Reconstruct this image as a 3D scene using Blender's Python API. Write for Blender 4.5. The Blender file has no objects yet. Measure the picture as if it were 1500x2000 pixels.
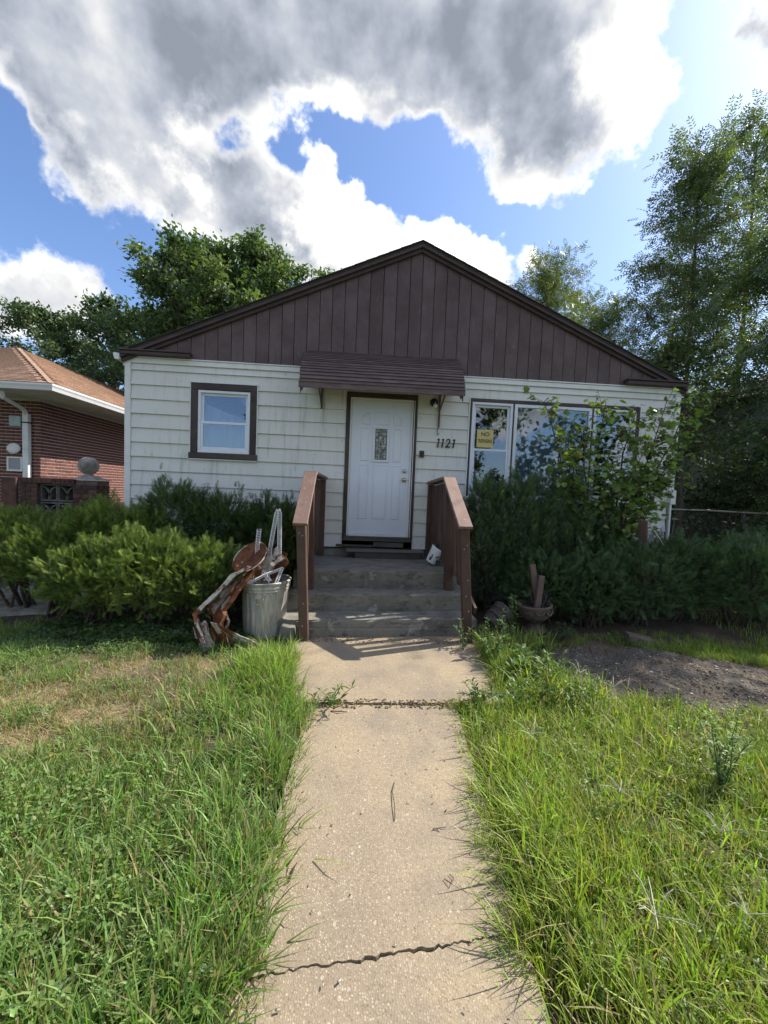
import bpy, bmesh, math, random
import numpy as np
from mathutils import Vector, Matrix, noise as mnoise

random.seed(7)
RNG = np.random.default_rng(11)
C = bpy.context.scene.collection
SC = bpy.context.scene
R = math.radians

# ------------------------------------------------------------------ camera
cam = bpy.data.cameras.new('camera')
cam.sensor_fit = 'VERTICAL'
cam.sensor_height = 36.0
cam.lens = 36.0 * 741.5 / 2000.0
cam.clip_start = 0.05
cam.clip_end = 2000
co = bpy.data.objects.new('camera', cam)
C.objects.link(co)
def cam_matrix(yaw, pitch, roll):
    cy, sy, cp, sp, cr, sr = math.cos(yaw), math.sin(yaw), math.cos(pitch), math.sin(pitch), math.cos(roll), math.sin(roll)
    fwd = Vector((sy*cp, cy*cp, -sp)); right = Vector((cy, -sy, 0)); down = -right.cross(fwd)
    r2 = cr*right + sr*down
    d2 = -sr*right + cr*down
    return Matrix((r2, -d2, -fwd)).transposed()
co.matrix_world = Matrix.Translation((-0.254, -5.771, 1.61)) @ cam_matrix(0.05957, 0.05247, -0.04094).to_4x4()
SC.camera = co

# ------------------------------------------------------------------ view, sun, sky
SC.view_settings.view_transform = 'Standard'
SC.view_settings.look = 'None'
SC.view_settings.gamma = 1.0
SC.view_settings.use_curve_mapping = False
SC.view_settings.exposure = 0.90
SUN_AZ, SUN_EL = R(70), R(46)                      # azimuth from +Y (into the house) towards +X
SUN_DIR = Vector((math.sin(SUN_AZ)*math.cos(SUN_EL), math.cos(SUN_AZ)*math.cos(SUN_EL), math.sin(SUN_EL)))
sl = bpy.data.lights.new('sun', 'SUN')
sl.energy = 4.2
sl.angle = R(0.5)
sl.color = (1.0, 0.93, 0.82)
so = bpy.data.objects.new('sun', sl)
C.objects.link(so)
so.rotation_euler = (-SUN_DIR).to_track_quat('-Z', 'Y').to_euler()

world = bpy.data.worlds.new('World')
SC.world = world
world.use_nodes = True
WT = world.node_tree
WT.nodes.clear()

class G:
    """small helper to wire node graphs"""
    def __init__(s, tree): s.t = tree
    def n(s, typ, **kw):
        nd = s.t.nodes.new(typ)
        for k, v in kw.items(): setattr(nd, k, v)
        return nd
    def put(s, sock, v):
        if isinstance(v, bpy.types.NodeSocket): s.t.links.new(v, sock)
        elif v is not None: sock.default_value = v
    def m(s, op, a, b=None, c=None, clamp=False):
        nd = s.n('ShaderNodeMath', operation=op); nd.use_clamp = clamp
        s.put(nd.inputs[0], a)
        if b is not None: s.put(nd.inputs[1], b)
        if c is not None: s.put(nd.inputs[2], c)
        return nd.outputs[0]
    def vm(s, op, a, b=None, out=0):
        nd = s.n('ShaderNodeVectorMath', operation=op)
        s.put(nd.inputs[0], a)
        if b is not None: s.put(nd.inputs[1], b)
        return nd.outputs[out]
    def noise(s, vec, scale, detail=4, rough=.55, dist=0.0, out='Fac'):
        nd = s.n('ShaderNodeTexNoise')
        s.put(nd.inputs['Vector'], vec); nd.inputs['Scale'].default_value = scale
        nd.inputs['Detail'].default_value = detail; nd.inputs['Roughness'].default_value = rough
        nd.inputs['Distortion'].default_value = dist
        return nd.outputs[out]
    def voro(s, vec, scale, feature='F1', out='Distance'):
        nd = s.n('ShaderNodeTexVoronoi', feature=feature)
        s.put(nd.inputs['Vector'], vec); nd.inputs['Scale'].default_value = scale
        return nd.outputs[out]
    def ss(s, v, a, b, lo=0.0, hi=1.0):
        nd = s.n('ShaderNodeMapRange', interpolation_type='SMOOTHSTEP')
        s.put(nd.inputs[0], v)
        for i, x in enumerate((a, b, lo, hi)): nd.inputs[i+1].default_value = x
        return nd.outputs[0]
    def mix(s, f, a, b, blend='MIX'):
        nd = s.n('ShaderNodeMix', data_type='RGBA', blend_type=blend)
        s.put(nd.inputs[0], f); s.put(nd.inputs[6], a); s.put(nd.inputs[7], b)
        return nd.outputs[2]
    def mapping(s, vec, loc=(0,0,0), rot=(0,0,0), scale=(1,1,1), typ='POINT'):
        nd = s.n('ShaderNodeMapping', vector_type=typ)
        s.put(nd.inputs['Vector'], vec)
        nd.inputs['Location'].default_value = loc; nd.inputs['Rotation'].default_value = rot; nd.inputs['Scale'].default_value = scale
        return nd.outputs[0]

def rgb(*c): return (c[0], c[1], c[2], 1.0)

def build_sky():
    g = G(WT)
    out = g.n('ShaderNodeOutputWorld'); bg = g.n('ShaderNodeBackground')
    bg.inputs['Strength'].default_value = 0.12
    WT.links.new(bg.outputs[0], out.inputs[0])
    sky = g.n('ShaderNodeTexSky', sky_type='NISHITA')
    sky.sun_disc = False
    sky.sun_elevation = SUN_EL; sky.sun_rotation = SUN_AZ
    sky.altitude = 200; sky.air_density = 1.0; sky.dust_density = 1.3; sky.ozone_density = 2.2
    d = g.n('ShaderNodeTexCoord').outputs['Generated']
    sx = g.n('ShaderNodeSeparateXYZ'); g.put(sx.inputs[0], d)
    x, y, z = sx.outputs
    yy = g.m('MAXIMUM', y, 0.06)
    n1 = g.noise(d, 8.0, 10, .62)
    n1c = g.n('ShaderNodeTexNoise'); g.put(n1c.inputs['Vector'], d)
    n1c.inputs['Scale'].default_value = 3.4; n1c.inputs['Detail'].default_value = 5; n1c.inputs['Roughness'].default_value = .6
    warp = g.vm('SCALE', g.vm('SUBTRACT', n1c.outputs['Color'], (0.5, 0.5, 0.5))); warp.node.inputs['Scale'].default_value = 0.34
    cb = g.n('ShaderNodeCombineXYZ')
    g.put(cb.inputs[0], g.m('DIVIDE', x, yy)); g.put(cb.inputs[1], g.m('DIVIDE', z, yy))
    p = g.vm('ADD', cb.outputs[0], warp)
    # cloud banks laid out in sky directions (x/y, z/y), each an ellipse: centre, radii, turn
    def field(lst):
        acc = None
        for (cx, cy, rx, ry, ang) in lst:
            l = g.vm('LENGTH', g.mapping(p, (cx, cy, 0), (0, 0, R(ang)), (rx, ry, 1), 'TEXTURE'), out=1)
            v = g.m('MULTIPLY', g.m('SUBTRACT', 1.0, l), 2.6*math.sqrt(rx*ry))
            if acc is None: acc = v
            else:
                acc = g.m('SMOOTH_MAX', acc, v, 0.10)
        return acc
    U = lambda lst: [px(*e) for e in lst]
    def px(cx, cy, rx, ry, ang=0):
        # a bank measured in the photograph, turned into a direction with the camera's own angles
        M = cam_matrix(0.05957, 0.05247, -0.04094)
        v = M @ Vector(((cx-750)/741.5, -(cy-1000)/741.5, -1.0))
        return (v.x/v.y, v.z/v.y, rx/741.5*1.03, ry/741.5*1.08, -ang + 2.3)
    banks = U([(345,105,360,235,0),(760,10,560,250,0),(1090,90,240,270,0),(1040,260,170,140,0),(255,265,170,150,10),(380,370,240,110,22),
               (590,410,170,150,40),(690,480,130,110,0),(850,490,150,100,15),(935,550,90,60,0),(60,575,130,70,20),(1036,515,60,52,0),
               (1450,25,100,55,0),(0,65,50,75,0),(50,285,50,60,0),(600,-330,800,330,0),(125,545,70,26,20),(930,455,60,34,20)])
    gaps = U([(775,345,165,110,0),(640,250,150,80,12),(445,258,80,80,0),(560,320,70,60,0),(5,320,75,150,0),(900,415,150,62,35),(700,330,95,95,0),(1010,450,120,60,10)])
    whites = U([(640,390,200,85,52),(540,260,80,80,30),(1235,170,110,230,0),(850,470,190,110,0),(1130,345,200,62,-8),(700,200,130,30,0),(895,290,40,90,0),
                (1036,515,60,50,0),(690,480,110,80,0),(380,260,50,80,20)])
    darks = U([(980,100,270,170,0),(1050,250,140,110,0),(430,110,380,110,0),(480,430,130,90,20),(300,300,230,160,20),(740,460,40,40,0)])
    fb = field(banks); fg = field(gaps); fw = field(whites); fd = field(darks)
    nn = g.m('ADD', g.m('MULTIPLY', g.m('SUBTRACT', n1, 0.5), 1.35), g.m('MULTIPLY', g.m('SUBTRACT', g.noise(d, 3.2, 4, .5), 0.5), 0.7))
    dens = g.m('ADD', fb, nn)
    dens = g.m('SUBTRACT', dens, g.m('MAXIMUM', g.m('MULTIPLY', fg, 1.5), 0.0))
    # elsewhere in the sky the same kind of broken cloud goes on
    gen = g.m('MULTIPLY', g.m('SUBTRACT', g.noise(d, 2.1, 7, .58), 0.50), 3.2)
    infront = g.ss(y, 0.10, 0.34)
    dens = g.m('ADD', g.m('MULTIPLY', dens, infront), g.m('MULTIPLY', gen, g.m('SUBTRACT', 1.0, infront)))
    mask = g.ss(dens, -0.02, 0.20)
    thick = g.ss(dens, 0.02, 0.42)
    # brightness: thin edges glow in the backlight, thick bellies are grey
    soft = g.noise(d, 5.0, 6, .55, .3)
    b = g.m('MULTIPLY_ADD', g.m('SUBTRACT', 1.0, thick), 0.46, 0.60)
    wm = g.m('MULTIPLY', g.ss(g.m('ADD', fw, g.m('MULTIPLY', g.m('SUBTRACT', n1, 0.5), 1.5)), -0.05, 0.55), infront)
    dm = g.m('MULTIPLY', g.ss(fd, -0.35, 0.6), infront)
    b = g.m('ADD', b, g.m('MULTIPLY', wm, g.m("MULTIPLY_ADD", soft, 1.3, 0.15)))
    b = g.m('SUBTRACT', b, g.m('MULTIPLY', dm, 0.11))
    b = g.m('ADD', b, g.m('MULTIPLY', g.m('SUBTRACT', soft, 0.5), 0.48))
    # billows catch the light on the side that faces the sun
    off = g.vm('ADD', d, tuple(SUN_DIR*0.045))
    relief = g.m('SUBTRACT', g.noise(d, 5.5, 5, .52), g.noise(off, 5.5, 5, .52))
    b = g.m('ADD', b, g.m('MULTIPLY', relief, 1.35))
    b = g.m('MAXIMUM', b, 0.34)
    tint = g.mix(g.ss(b, 0.35, 0.9), rgb(0.79, 0.88, 1.06), rgb(1.0, 1.0, 0.99))
    cl = g.n('ShaderNodeVectorMath', operation='SCALE'); g.put(cl.inputs[0], tint); g.put(cl.inputs['Scale'], g.m('MULTIPLY', b, CLOUD))
    skyc = g.mix(1.0, sky.outputs[0], rgb(*SKY_TINT), 'MULTIPLY')
    g.put(bg.inputs['Color'], g.mix(mask, skyc, cl.outputs[0]))
CLOUD = 5.2
SKY_TINT = (0.84, 0.93, 1.08)
build_sky()

# ------------------------------------------------------------------ materials
MATS = {}
def newmat(name):
    m = bpy.data.materials.new(name); m.use_nodes = True
    m.node_tree.nodes.clear()
    g = G(m.node_tree)
    o = g.n('ShaderNodeOutputMaterial'); p = g.n('ShaderNodeBsdfPrincipled')
    m.node_tree.links.new(p.outputs[0], o.inputs[0])
    MATS[name] = m
    return m, g, p, o
def objco(g, jitter=True):
    v = g.n('ShaderNodeTexCoord').outputs['Object']
    if jitter:
        r = g.n('ShaderNodeObjectInfo').outputs['Random']
        cb = g.n('ShaderNodeCombineXYZ')
        for i, k in enumerate((13.0, 7.0, 29.0)): g.put(cb.inputs[i], g.m('MULTIPLY', r, k))
        v = g.vm('ADD', v, cb.outputs[0])
    return v
def bump(g, p, h, strength=.3, dist=.01):
    b = g.n('ShaderNodeBump'); b.inputs['Strength'].default_value = strength; b.inputs['Distance'].default_value = dist
    g.put(b.inputs['Height'], h); g.put(p.inputs['Normal'], b.outputs[0])
def simple(name, c1, c2=None, scale=8, rough=.6, metal=0., stretch=(1,1,1), bs=.2, bscale=60, bdist=.004, contrast=(.35,.65), jitter=True, rand=0.0, spec=.4):
    m, g, p, o = newmat(name)
    v = objco(g, jitter); vs = g.mapping(v, scale=stretch)
    c2 = c2 or tuple(x*.8 for x in c1)
    f = g.ss(g.noise(vs, scale, 5, .6), *contrast)
    col = g.mix(f, rgb(*c1), rgb(*c2))
    if rand:
        rr = g.n('ShaderNodeObjectInfo').outputs['Random']
        col = g.mix(1.0, col, g.mix(rr, rgb(1-rand,1-rand,1-rand), rgb(1+rand,1+rand,1+rand)), 'MULTIPLY')
    g.put(p.inputs['Base Color'], col)
    p.inputs['Roughness'].default_value = rough; p.inputs['Metallic'].default_value = metal
    p.inputs['Specular IOR Level'].default_value = spec
    if bs: bump(g, p, g.noise(vs, bscale, 4, .6), bs, bdist)
    return m

def siding_mat():
    m, g, p, o = newmat('siding')
    v = objco(g, True); w = objco(g, False)
    grain = g.noise(g.mapping(v, scale=(3, 1, 60)), 6, 4, .6)
    base = g.mix(g.ss(grain, .3, .7), rgb(.65,.645,.605), rgb(.735,.73,.695))
    blotch = g.ss(g.noise(g.mapping(v, scale=(1,1,.5)), 2.2, 5, .6), .42, .72)
    base = g.mix(g.m('MULTIPLY', blotch, .35), base, rgb(.60,.60,.50))
    drip = g.noise(g.mapping(w, scale=(8, 1, .8)), 1.6, 5, .62)
    algae = g.m('MULTIPLY', g.ss(drip, .48, .74), g.ss(g.noise(w, .55, 3, .5), .38, .58))
    base = g.mix(g.m('MULTIPLY', algae, .62), base, rgb(.33,.35,.25))
    dark = g.m('MULTIPLY', g.ss(g.noise(g.mapping(v, scale=(2.5,1,1.2)), 3.1, 6, .7), .60, .76), .55)
    base = g.mix(dark, base, rgb(.20,.21,.17))
    g.put(p.inputs['Base Color'], base); p.inputs['Roughness'].default_value = .62
    bump(g, p, grain, .25, .004)
siding_mat()

def painted_wood(name, paint, worn, under, amount=(.60,.70), rough=.6, stretch=(14,14,1), rand=.12):
    m, g, p, o = newmat(name)
    v = objco(g, True)
    gr = g.noise(g.mapping(v, scale=stretch), 3.0, 5, .65)
    bl = g.noise(v, 2.6, 5, .6)
    col = g.mix(g.ss(bl, .35, .65), rgb(*paint), rgb(*worn))
    col = g.mix(g.m('MULTIPLY', g.ss(gr, .45, .8), .35), col, rgb(*[x*.6 for x in paint]))
    peel = g.ss(g.noise(g.mapping(v, scale=tuple(s**.5 for s in stretch)), 9, 6, .7), *amount)
    col = g.mix(peel, col, rgb(*under))
    rr = g.n('ShaderNodeObjectInfo').outputs['Random']
    col = g.mix(1.0, col, g.mix(rr, rgb(1-rand,1-rand,1-rand), rgb(1+rand,1+rand,1+rand)), 'MULTIPLY')
    g.put(p.inputs['Base Color'], col); p.inputs['Roughness'].default_value = rough
    p.inputs['Specular IOR Level'].default_value = .3
    bump(g, p, gr, .35, .004)
painted_wood('gable_paint', (.094,.064,.062), (.132,.096,.095), (.19,.155,.15), (.60,.71), rand=.09)
painted_wood('fascia_paint', (.060,.042,.042), (.085,.062,.060), (.12,.10,.09), (.62,.72), stretch=(1,14,14))
painted_wood('rail_paint', (.078,.046,.034), (.110,.066,.050), (.15,.10,.085), (.66,.76))
painted_wood('cap_paint', (.185,.118,.092), (.26,.175,.14), (.42,.36,.33), (.60,.70), stretch=(20,1.5,20))
painted_wood('casing_wood', (.050,.036,.032), (.085,.065,.058), (.19,.16,.14), (.60,.72))
painted_wood('grey_plank', (.17,.155,.13), (.22,.205,.175), (.10,.09,.075), (.58,.72), stretch=(1,12,12))
painted_wood('dark_plank', (.075,.07,.058), (.11,.10,.085), (.05,.045,.035), (.58,.72), stretch=(1,12,12))
painted_wood('stake_wood', (.13,.080,.066), (.18,.115,.098), (.26,.2,.17), (.6,.72))
simple('nail_head', (.62,.60,.56), (.4,.38,.35), 30, .5, bs=0)
simple('white_trim', (.76,.76,.74), (.66,.66,.62), 5, .55, bs=.05, contrast=(.45,.75))
simple('white_vinyl', (.74,.77,.83), (.66,.69,.75), 4, .4, bs=.03, contrast=(.5,.8))
simple('white_door', (.70,.73,.79), (.64,.67,.72), 2.2, .42, bs=.04, contrast=(.45,.8), jitter=False)
simple('gutter_white', (.74,.75,.76), (.55,.55,.53), 3, .45, bs=.03, contrast=(.5,.85))
simple('awning_metal', (.100,.066,.064), (.145,.105,.10), 7, .5, bs=.1, bscale=9, contrast=(.35,.65), rand=.2, stretch=(.6,2,2))
simple('black_iron', (.02,.02,.022), (.035,.03,.03), 9, .45, bs=.1)
simple('brass', (.60,.46,.22), (.5,.38,.18), 9, .28, 1.0, bs=0)
simple('steel', (.55,.55,.53), (.42,.42,.41), 9, .32, 1.0, bs=0)
simple('weed_stem', (.085,.13,.045), (.06,.095,.035), 12, .6, bs=0)
simple('bulb_glass', (.82,.81,.76), (.8,.79,.74), 9, .25, bs=0)
simple('roofing', (.042,.036,.035), (.065,.056,.053), 40, .9, bs=.5)
simple('wall_block', (.30,.29,.27), (.22,.21,.19), 6, .85, bs=.4)
simple('interior', (.07,.065,.06), (.05,.047,.043), 2, .9, bs=0)
simple('curtain_cloth', (.46,.50,.57), (.38,.42,.50), 3, .85, stretch=(6,1,.6), bs=.1)
simple('sign_yellow', (.62,.52,.20), (.54,.45,.19), 7, .5, bs=0, contrast=(.45,.8))
simple('sign_black', (.03,.025,.02), (.05,.04,.03), 30, .55, bs=0)
simple('brick_red', (.165,.058,.045), (.105,.040,.034), 18, .85, bs=.5, bscale=90, rand=.28)
simple('mortar', (.56,.48,.41), (.46,.39,.33), 22, .9, bs=.3)
simple('brick_old', (.115,.052,.040), (.060,.036,.030), 9, .9, bs=.5, bscale=80, rand=.3)
simple('mortar_dark', (.17,.14,.12), (.10,.085,.07), 18, .95, bs=.3)
simple('shingle_tan', (.37,.245,.17), (.25,.155,.105), 26, .92, bs=.5, bscale=160, rand=.18)
simple('soffit_white', (.55,.56,.56), (.47,.48,.47), 4, .6, bs=.05)
simple('cast_stone', (.34,.32,.28), (.17,.155,.125), 7, .9, bs=.5, bscale=45, contrast=(.35,.7))
simple('breeze_grey', (.15,.14,.13), (.09,.085,.075), 12, .9, bs=.4)
simple('green_siding', (.30,.31,.24), (.23,.24,.18), 3, .7, stretch=(1,1,.4), bs=.1)
simple('bark', (.075,.058,.045), (.12,.10,.08), 14, .9, stretch=(4,4,.7), bs=.6, bscale=22, bdist=.02)
simple('bark_pale', (.13,.115,.095), (.075,.062,.05), 12, .9, stretch=(4,4,.7), bs=.5, bscale=22, bdist=.02)
simple('twig', (.050,.036,.027), (.085,.062,.046), 14, .9, bs=.3)
simple('chain_steel', (.16,.155,.15), (.10,.09,.08), 14, .5, .7, bs=.1)
simple('rail_steel', (.30,.29,.27), (.18,.155,.13), 9, .45, .8, bs=.1)
simple('urn_stone', (.16,.115,.09), (.095,.072,.058), 10, .85, bs=.5, bscale=40)
simple('wicker', (.055,.045,.042), (.10,.085,.08), 30, .85, bs=.4)
simple('bucket_white', (.78,.79,.82), (.70,.71,.74), 5, .4, bs=0, contrast=(.5,.8))
simple('print_dark', (.045,.075,.045), (.03,.05,.035), 12, .5, bs=0)
simple('soil_pot', (.05,.038,.028), (.08,.06,.045), 30, .95, bs=.6)
simple('glass_leaded', (.42,.44,.40), (.16,.18,.16), 30, .22, bs=.35, bscale=70, contrast=(.4,.6))
simple('screen_grey', (.33,.34,.36), (.28,.29,.31), 30, .5, bs=0)
simple('glass_block', (.36,.42,.41), (.27,.33,.32), 12, .18, bs=.3, bscale=26)
simple('chip_pale', (.55,.52,.46), (.36,.32,.27), 20, .9, bs=0, rand=.2)
simple('chip_brown', (.20,.14,.09), (.12,.085,.055), 20, .9, bs=0, rand=.2)

def rust_mat(name, white):
    m, g, p, o = newmat(name)
    v = objco(g, True)
    a = g.noise(v, 7, 6, .65); b = g.noise(v, 26, 5, .65)
    col = g.mix(g.ss(a, .36, .64), rgb(.105,.038,.020), rgb(.235,.095,.042))
    col = g.mix(g.ss(b, .5, .75), col, rgb(.045,.02,.013))
    f = g.ss(g.noise(v, 5.0, 6, .62, .4), 1-white-.03, 1-white+.03)
    col = g.mix(f, col, g.mix(g.ss(b, .4, .65), rgb(.58,.55,.48), rgb(.36,.29,.22)))
    g.put(p.inputs['Base Color'], col); g.put(p.inputs['Roughness'], g.m('MULTIPLY_ADD', b, .3, .62))
    p.inputs['Metallic'].default_value = 0; p.inputs['Specular IOR Level'].default_value = .2
    bump(g, p, g.m('ADD', b, g.m('MULTIPLY', f, .8)), .5, .006)
rust_mat('rust', .30); rust_mat('rust_flaky', .52); rust_mat('rust_white', .54)

def galvan():
    m, g, p, o = newmat('galvanised')
    v = objco(g, False)
    streak = g.noise(g.mapping(v, scale=(5,5,.7)), 5, 5, .62)
    col = g.mix(g.ss(streak, .36, .66), rgb(.30,.31,.31), rgb(.50,.47,.40))
    col = g.mix(g.m('MULTIPLY', g.ss(g.noise(g.mapping(v, scale=(7,7,.9)), 4, 6, .7), .54, .70), .75), col, rgb(.40,.25,.13))
    col = g.mix(g.m('MULTIPLY', g.ss(g.noise(v, 12, 6, .7), .55, .72), .5), col, rgb(.22,.23,.24))
    g.put(p.inputs['Base Color'], col); p.inputs['Metallic'].default_value = .35
    p.inputs['Roughness'].default_value = .55
    bump(g, p, streak, .1, .004)
galvan()
simple('strip_white', (.78,.78,.80), (.55,.52,.50), 22, .5, bs=.1, contrast=(.5,.75))

def aggregate():
    m, g, p, o = newmat('path_concrete')
    v = objco(g, False)
    big = g.noise(v, 1.3, 5, .6)
    col = g.mix(g.ss(big, .35, .68), rgb(.335,.265,.168), rgb(.245,.198,.138))
    vd = g.voro(v, 125, out='Distance'); vc = g.n('ShaderNodeTexVoronoi'); g.put(vc.inputs['Vector'], v); vc.inputs['Scale'].default_value = 125
    sep = g.n('ShaderNodeSeparateColor'); g.put(sep.inputs[0], vc.outputs['Color'])
    peb = g.m('MULTIPLY', g.ss(vd, .55, .30), 1.0)
    pc = g.mix(sep.outputs[0], rgb(.16,.115,.08), rgb(.55,.46,.345))
    col = g.mix(g.m('MULTIPLY', peb, g.m('MULTIPLY_ADD', sep.outputs[1], .55, .30)), col, pc)
    v2 = g.n('ShaderNodeTexVoronoi'); g.put(v2.inputs['Vector'], v); v2.inputs['Scale'].default_value = 34
    s2 = g.n('ShaderNodeSeparateColor'); g.put(s2.inputs[0], v2.outputs['Color'])
    bigp = g.m('MULTIPLY', g.ss(v2.outputs['Distance'], .30, .18), g.ss(s2.outputs[0], .84, .88))
    col = g.mix(g.m('MULTIPLY', bigp, .5), col, g.mix(s2.outputs[1], rgb(.30,.22,.16), rgb(.66,.60,.50)))
    gr = g.noise(v, 160, 3, .7)
    col = g.mix(g.m('MULTIPLY', g.ss(gr, .52, .70), .45), col, rgb(.15,.115,.085))
    stain = g.ss(g.noise(g.mapping(v, (3.1,1.7,0)), 1.6, 7, .68), .47, .66)
    col = g.mix(g.m('MULTIPLY', stain, .48), col, rgb(.165,.145,.12))
    fine = g.noise(v, 55, 4, .75)
    col = g.mix(g.m('MULTIPLY', g.ss(fine, .50, .66), .5), col, rgb(.17,.125,.085))
    g.put(p.inputs['Base Color'], col); p.inputs['Roughness'].default_value = .88
    bump(g, p, g.m('ADD', g.m('MULTIPLY', peb, .5), g.m('ADD', gr, bigp)), .38, .005)
aggregate()

def step_concrete():
    m, g, p, o = newmat('step_concrete')
    v = objco(g, False)
    a = g.noise(v, 2.4, 6, .65); b = g.noise(g.mapping(v, scale=(1,1,2.2)), 7, 6, .68); c = g.noise(v, 70, 3, .7)
    col = g.mix(g.ss(a, .35, .65), rgb(.215,.20,.165), rgb(.135,.126,.103))
    col = g.mix(g.m('MULTIPLY', g.ss(b, .50, .66), .75), col, rgb(.060,.056,.046))
    col = g.mix(g.m('MULTIPLY', g.ss(g.noise(v, 5, 6, .7), .58, .66), .75), col, rgb(.34,.32,.28))
    col = g.mix(g.m('MULTIPLY', g.ss(c, .5, .72), .4), col, rgb(.07,.065,.055))
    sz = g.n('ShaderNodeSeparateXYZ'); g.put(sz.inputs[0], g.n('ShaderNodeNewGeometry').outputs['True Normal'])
    foot = g.m('MULTIPLY', g.ss(sz.outputs[2], .6, .9), g.ss(g.noise(g.mapping(v, scale=(1,2.5,1)), 3.5, 6, .65), .36, .62))  # paler noise patches, only on faces that point up
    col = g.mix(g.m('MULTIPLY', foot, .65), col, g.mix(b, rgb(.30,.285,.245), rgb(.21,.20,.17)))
    g.put(p.inputs['Base Color'], col); p.inputs['Roughness'].default_value = .88
    bump(g, p, g.m('ADD', g.m('MULTIPLY', b, 1.5), c), .6, .01)
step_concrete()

def ground_mat():
    m, g, p, o = newmat('soil')
    v = objco(g, False)
    at = g.n('ShaderNodeAttribute', attribute_name='zone')
    sep = g.n('ShaderNodeSeparateColor'); g.put(sep.inputs[0], at.outputs['Color'])
    n = g.noise(v, 9, 6, .68); f = g.noise(v, 70, 4, .7); st = g.noise(g.mapping(v, rot=(0,0,.6), scale=(1,7,1)), 24, 4, .7)
    soil = g.mix(g.ss(n, .35, .65), rgb(.095,.068,.045), rgb(.055,.042,.030))
    thatch = g.mix(g.ss(st, .38, .62), rgb(.20,.145,.085), rgb(.40,.30,.18))
    mulch = g.mix(g.ss(n, .38, .62), rgb(.098,.080,.062), rgb(.165,.138,.108))
    mulch = g.mix(g.m('MULTIPLY', g.ss(st, .50, .70), .55), mulch, rgb(.27,.235,.19))
    mulch = g.mix(g.m('MULTIPLY', g.ss(f, .56, .72), .6), mulch, rgb(.045,.036,.028))
    col = g.mix(sep.outputs[1], soil, thatch)
    col = g.mix(sep.outputs[0], col, mulch)
    col = g.mix(sep.outputs[2], col, g.mix(n, rgb(.05,.08,.022), rgb(.085,.11,.035)))
    g.put(p.inputs['Base Color'], col); p.inputs['Roughness'].default_value = .95
    bump(g, p, g.m('ADD', n, g.m('ADD', f, st)), .8, .02)
ground_mat()

def leaf_mat(name, rough=.5, trans=.35, tcol=(1.25,1.35,.55), spec=.35):
    """foliage: colour comes with each leaf, some light passes through"""
    m, g, p, o = newmat(name)
    at = g.n('ShaderNodeAttribute', attribute_name='leafcol').outputs['Color']
    g.put(p.inputs['Base Color'], at); p.inputs['Roughness'].default_value = rough
    p.inputs['Specular IOR Level'].default_value = spec
    tr = g.n('ShaderNodeBsdfTranslucent'); g.put(tr.inputs['Color'], g.mix(1.0, at, rgb(*tcol), 'MULTIPLY'))
    mx = g.n('ShaderNodeMixShader'); mx.inputs[0].default_value = trans
    g.t.links.new(p.outputs[0], mx.inputs[1]); g.t.links.new(tr.outputs[0], mx.inputs[2])
    g.t.links.new(mx.outputs[0], o.inputs[0])
leaf_mat('grass_blade', .48, .42, (1.2,1.38,.5), .35)
leaf_mat('yew', .55, .25, (1.2,1.3,.5), .25)
leaf_mat('tree_leaf', .42, .34, (1.3,1.45,.5), .5)
leaf_mat('broad_leaf', .42, .40, (1.3,1.4,.5), .4)

def glass():
    m, g, p, o = newmat('window_glass')
    p.inputs['Base Color'].default_value = rgb(.9,.93,.95)
    v = objco(g, True)
    gl = g.n('ShaderNodeBsdfGlossy'); gl.inputs['Roughness'].default_value = .015; gl.inputs['Color'].default_value = rgb(.9,.93,1)
    tr = g.n('ShaderNodeBsdfTransparent'); tr.inputs['Color'].default_value = rgb(.86,.90,.92)
    b = g.n('ShaderNodeBump'); b.inputs['Strength'].default_value = .05; b.inputs['Distance'].default_value = .02
    g.put(b.inputs['Height'], g.noise(v, 2.2, 2, .5)); g.put(gl.inputs['Normal'], b.outputs[0])
    fr = g.n('ShaderNodeFresnel'); fr.inputs['IOR'].default_value = 1.52
    fac = g.m('MULTIPLY_ADD', fr.outputs[0], 1.5, .06, clamp=True)
    mx = g.n('ShaderNodeMixShader'); g.put(mx.inputs[0], fac)
    g.t.links.new(tr.outputs[0], mx.inputs[1]); g.t.links.new(gl.outputs[0], mx.inputs[2]); g.t.links.new(mx.outputs[0], o.inputs[0])
glass()

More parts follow.
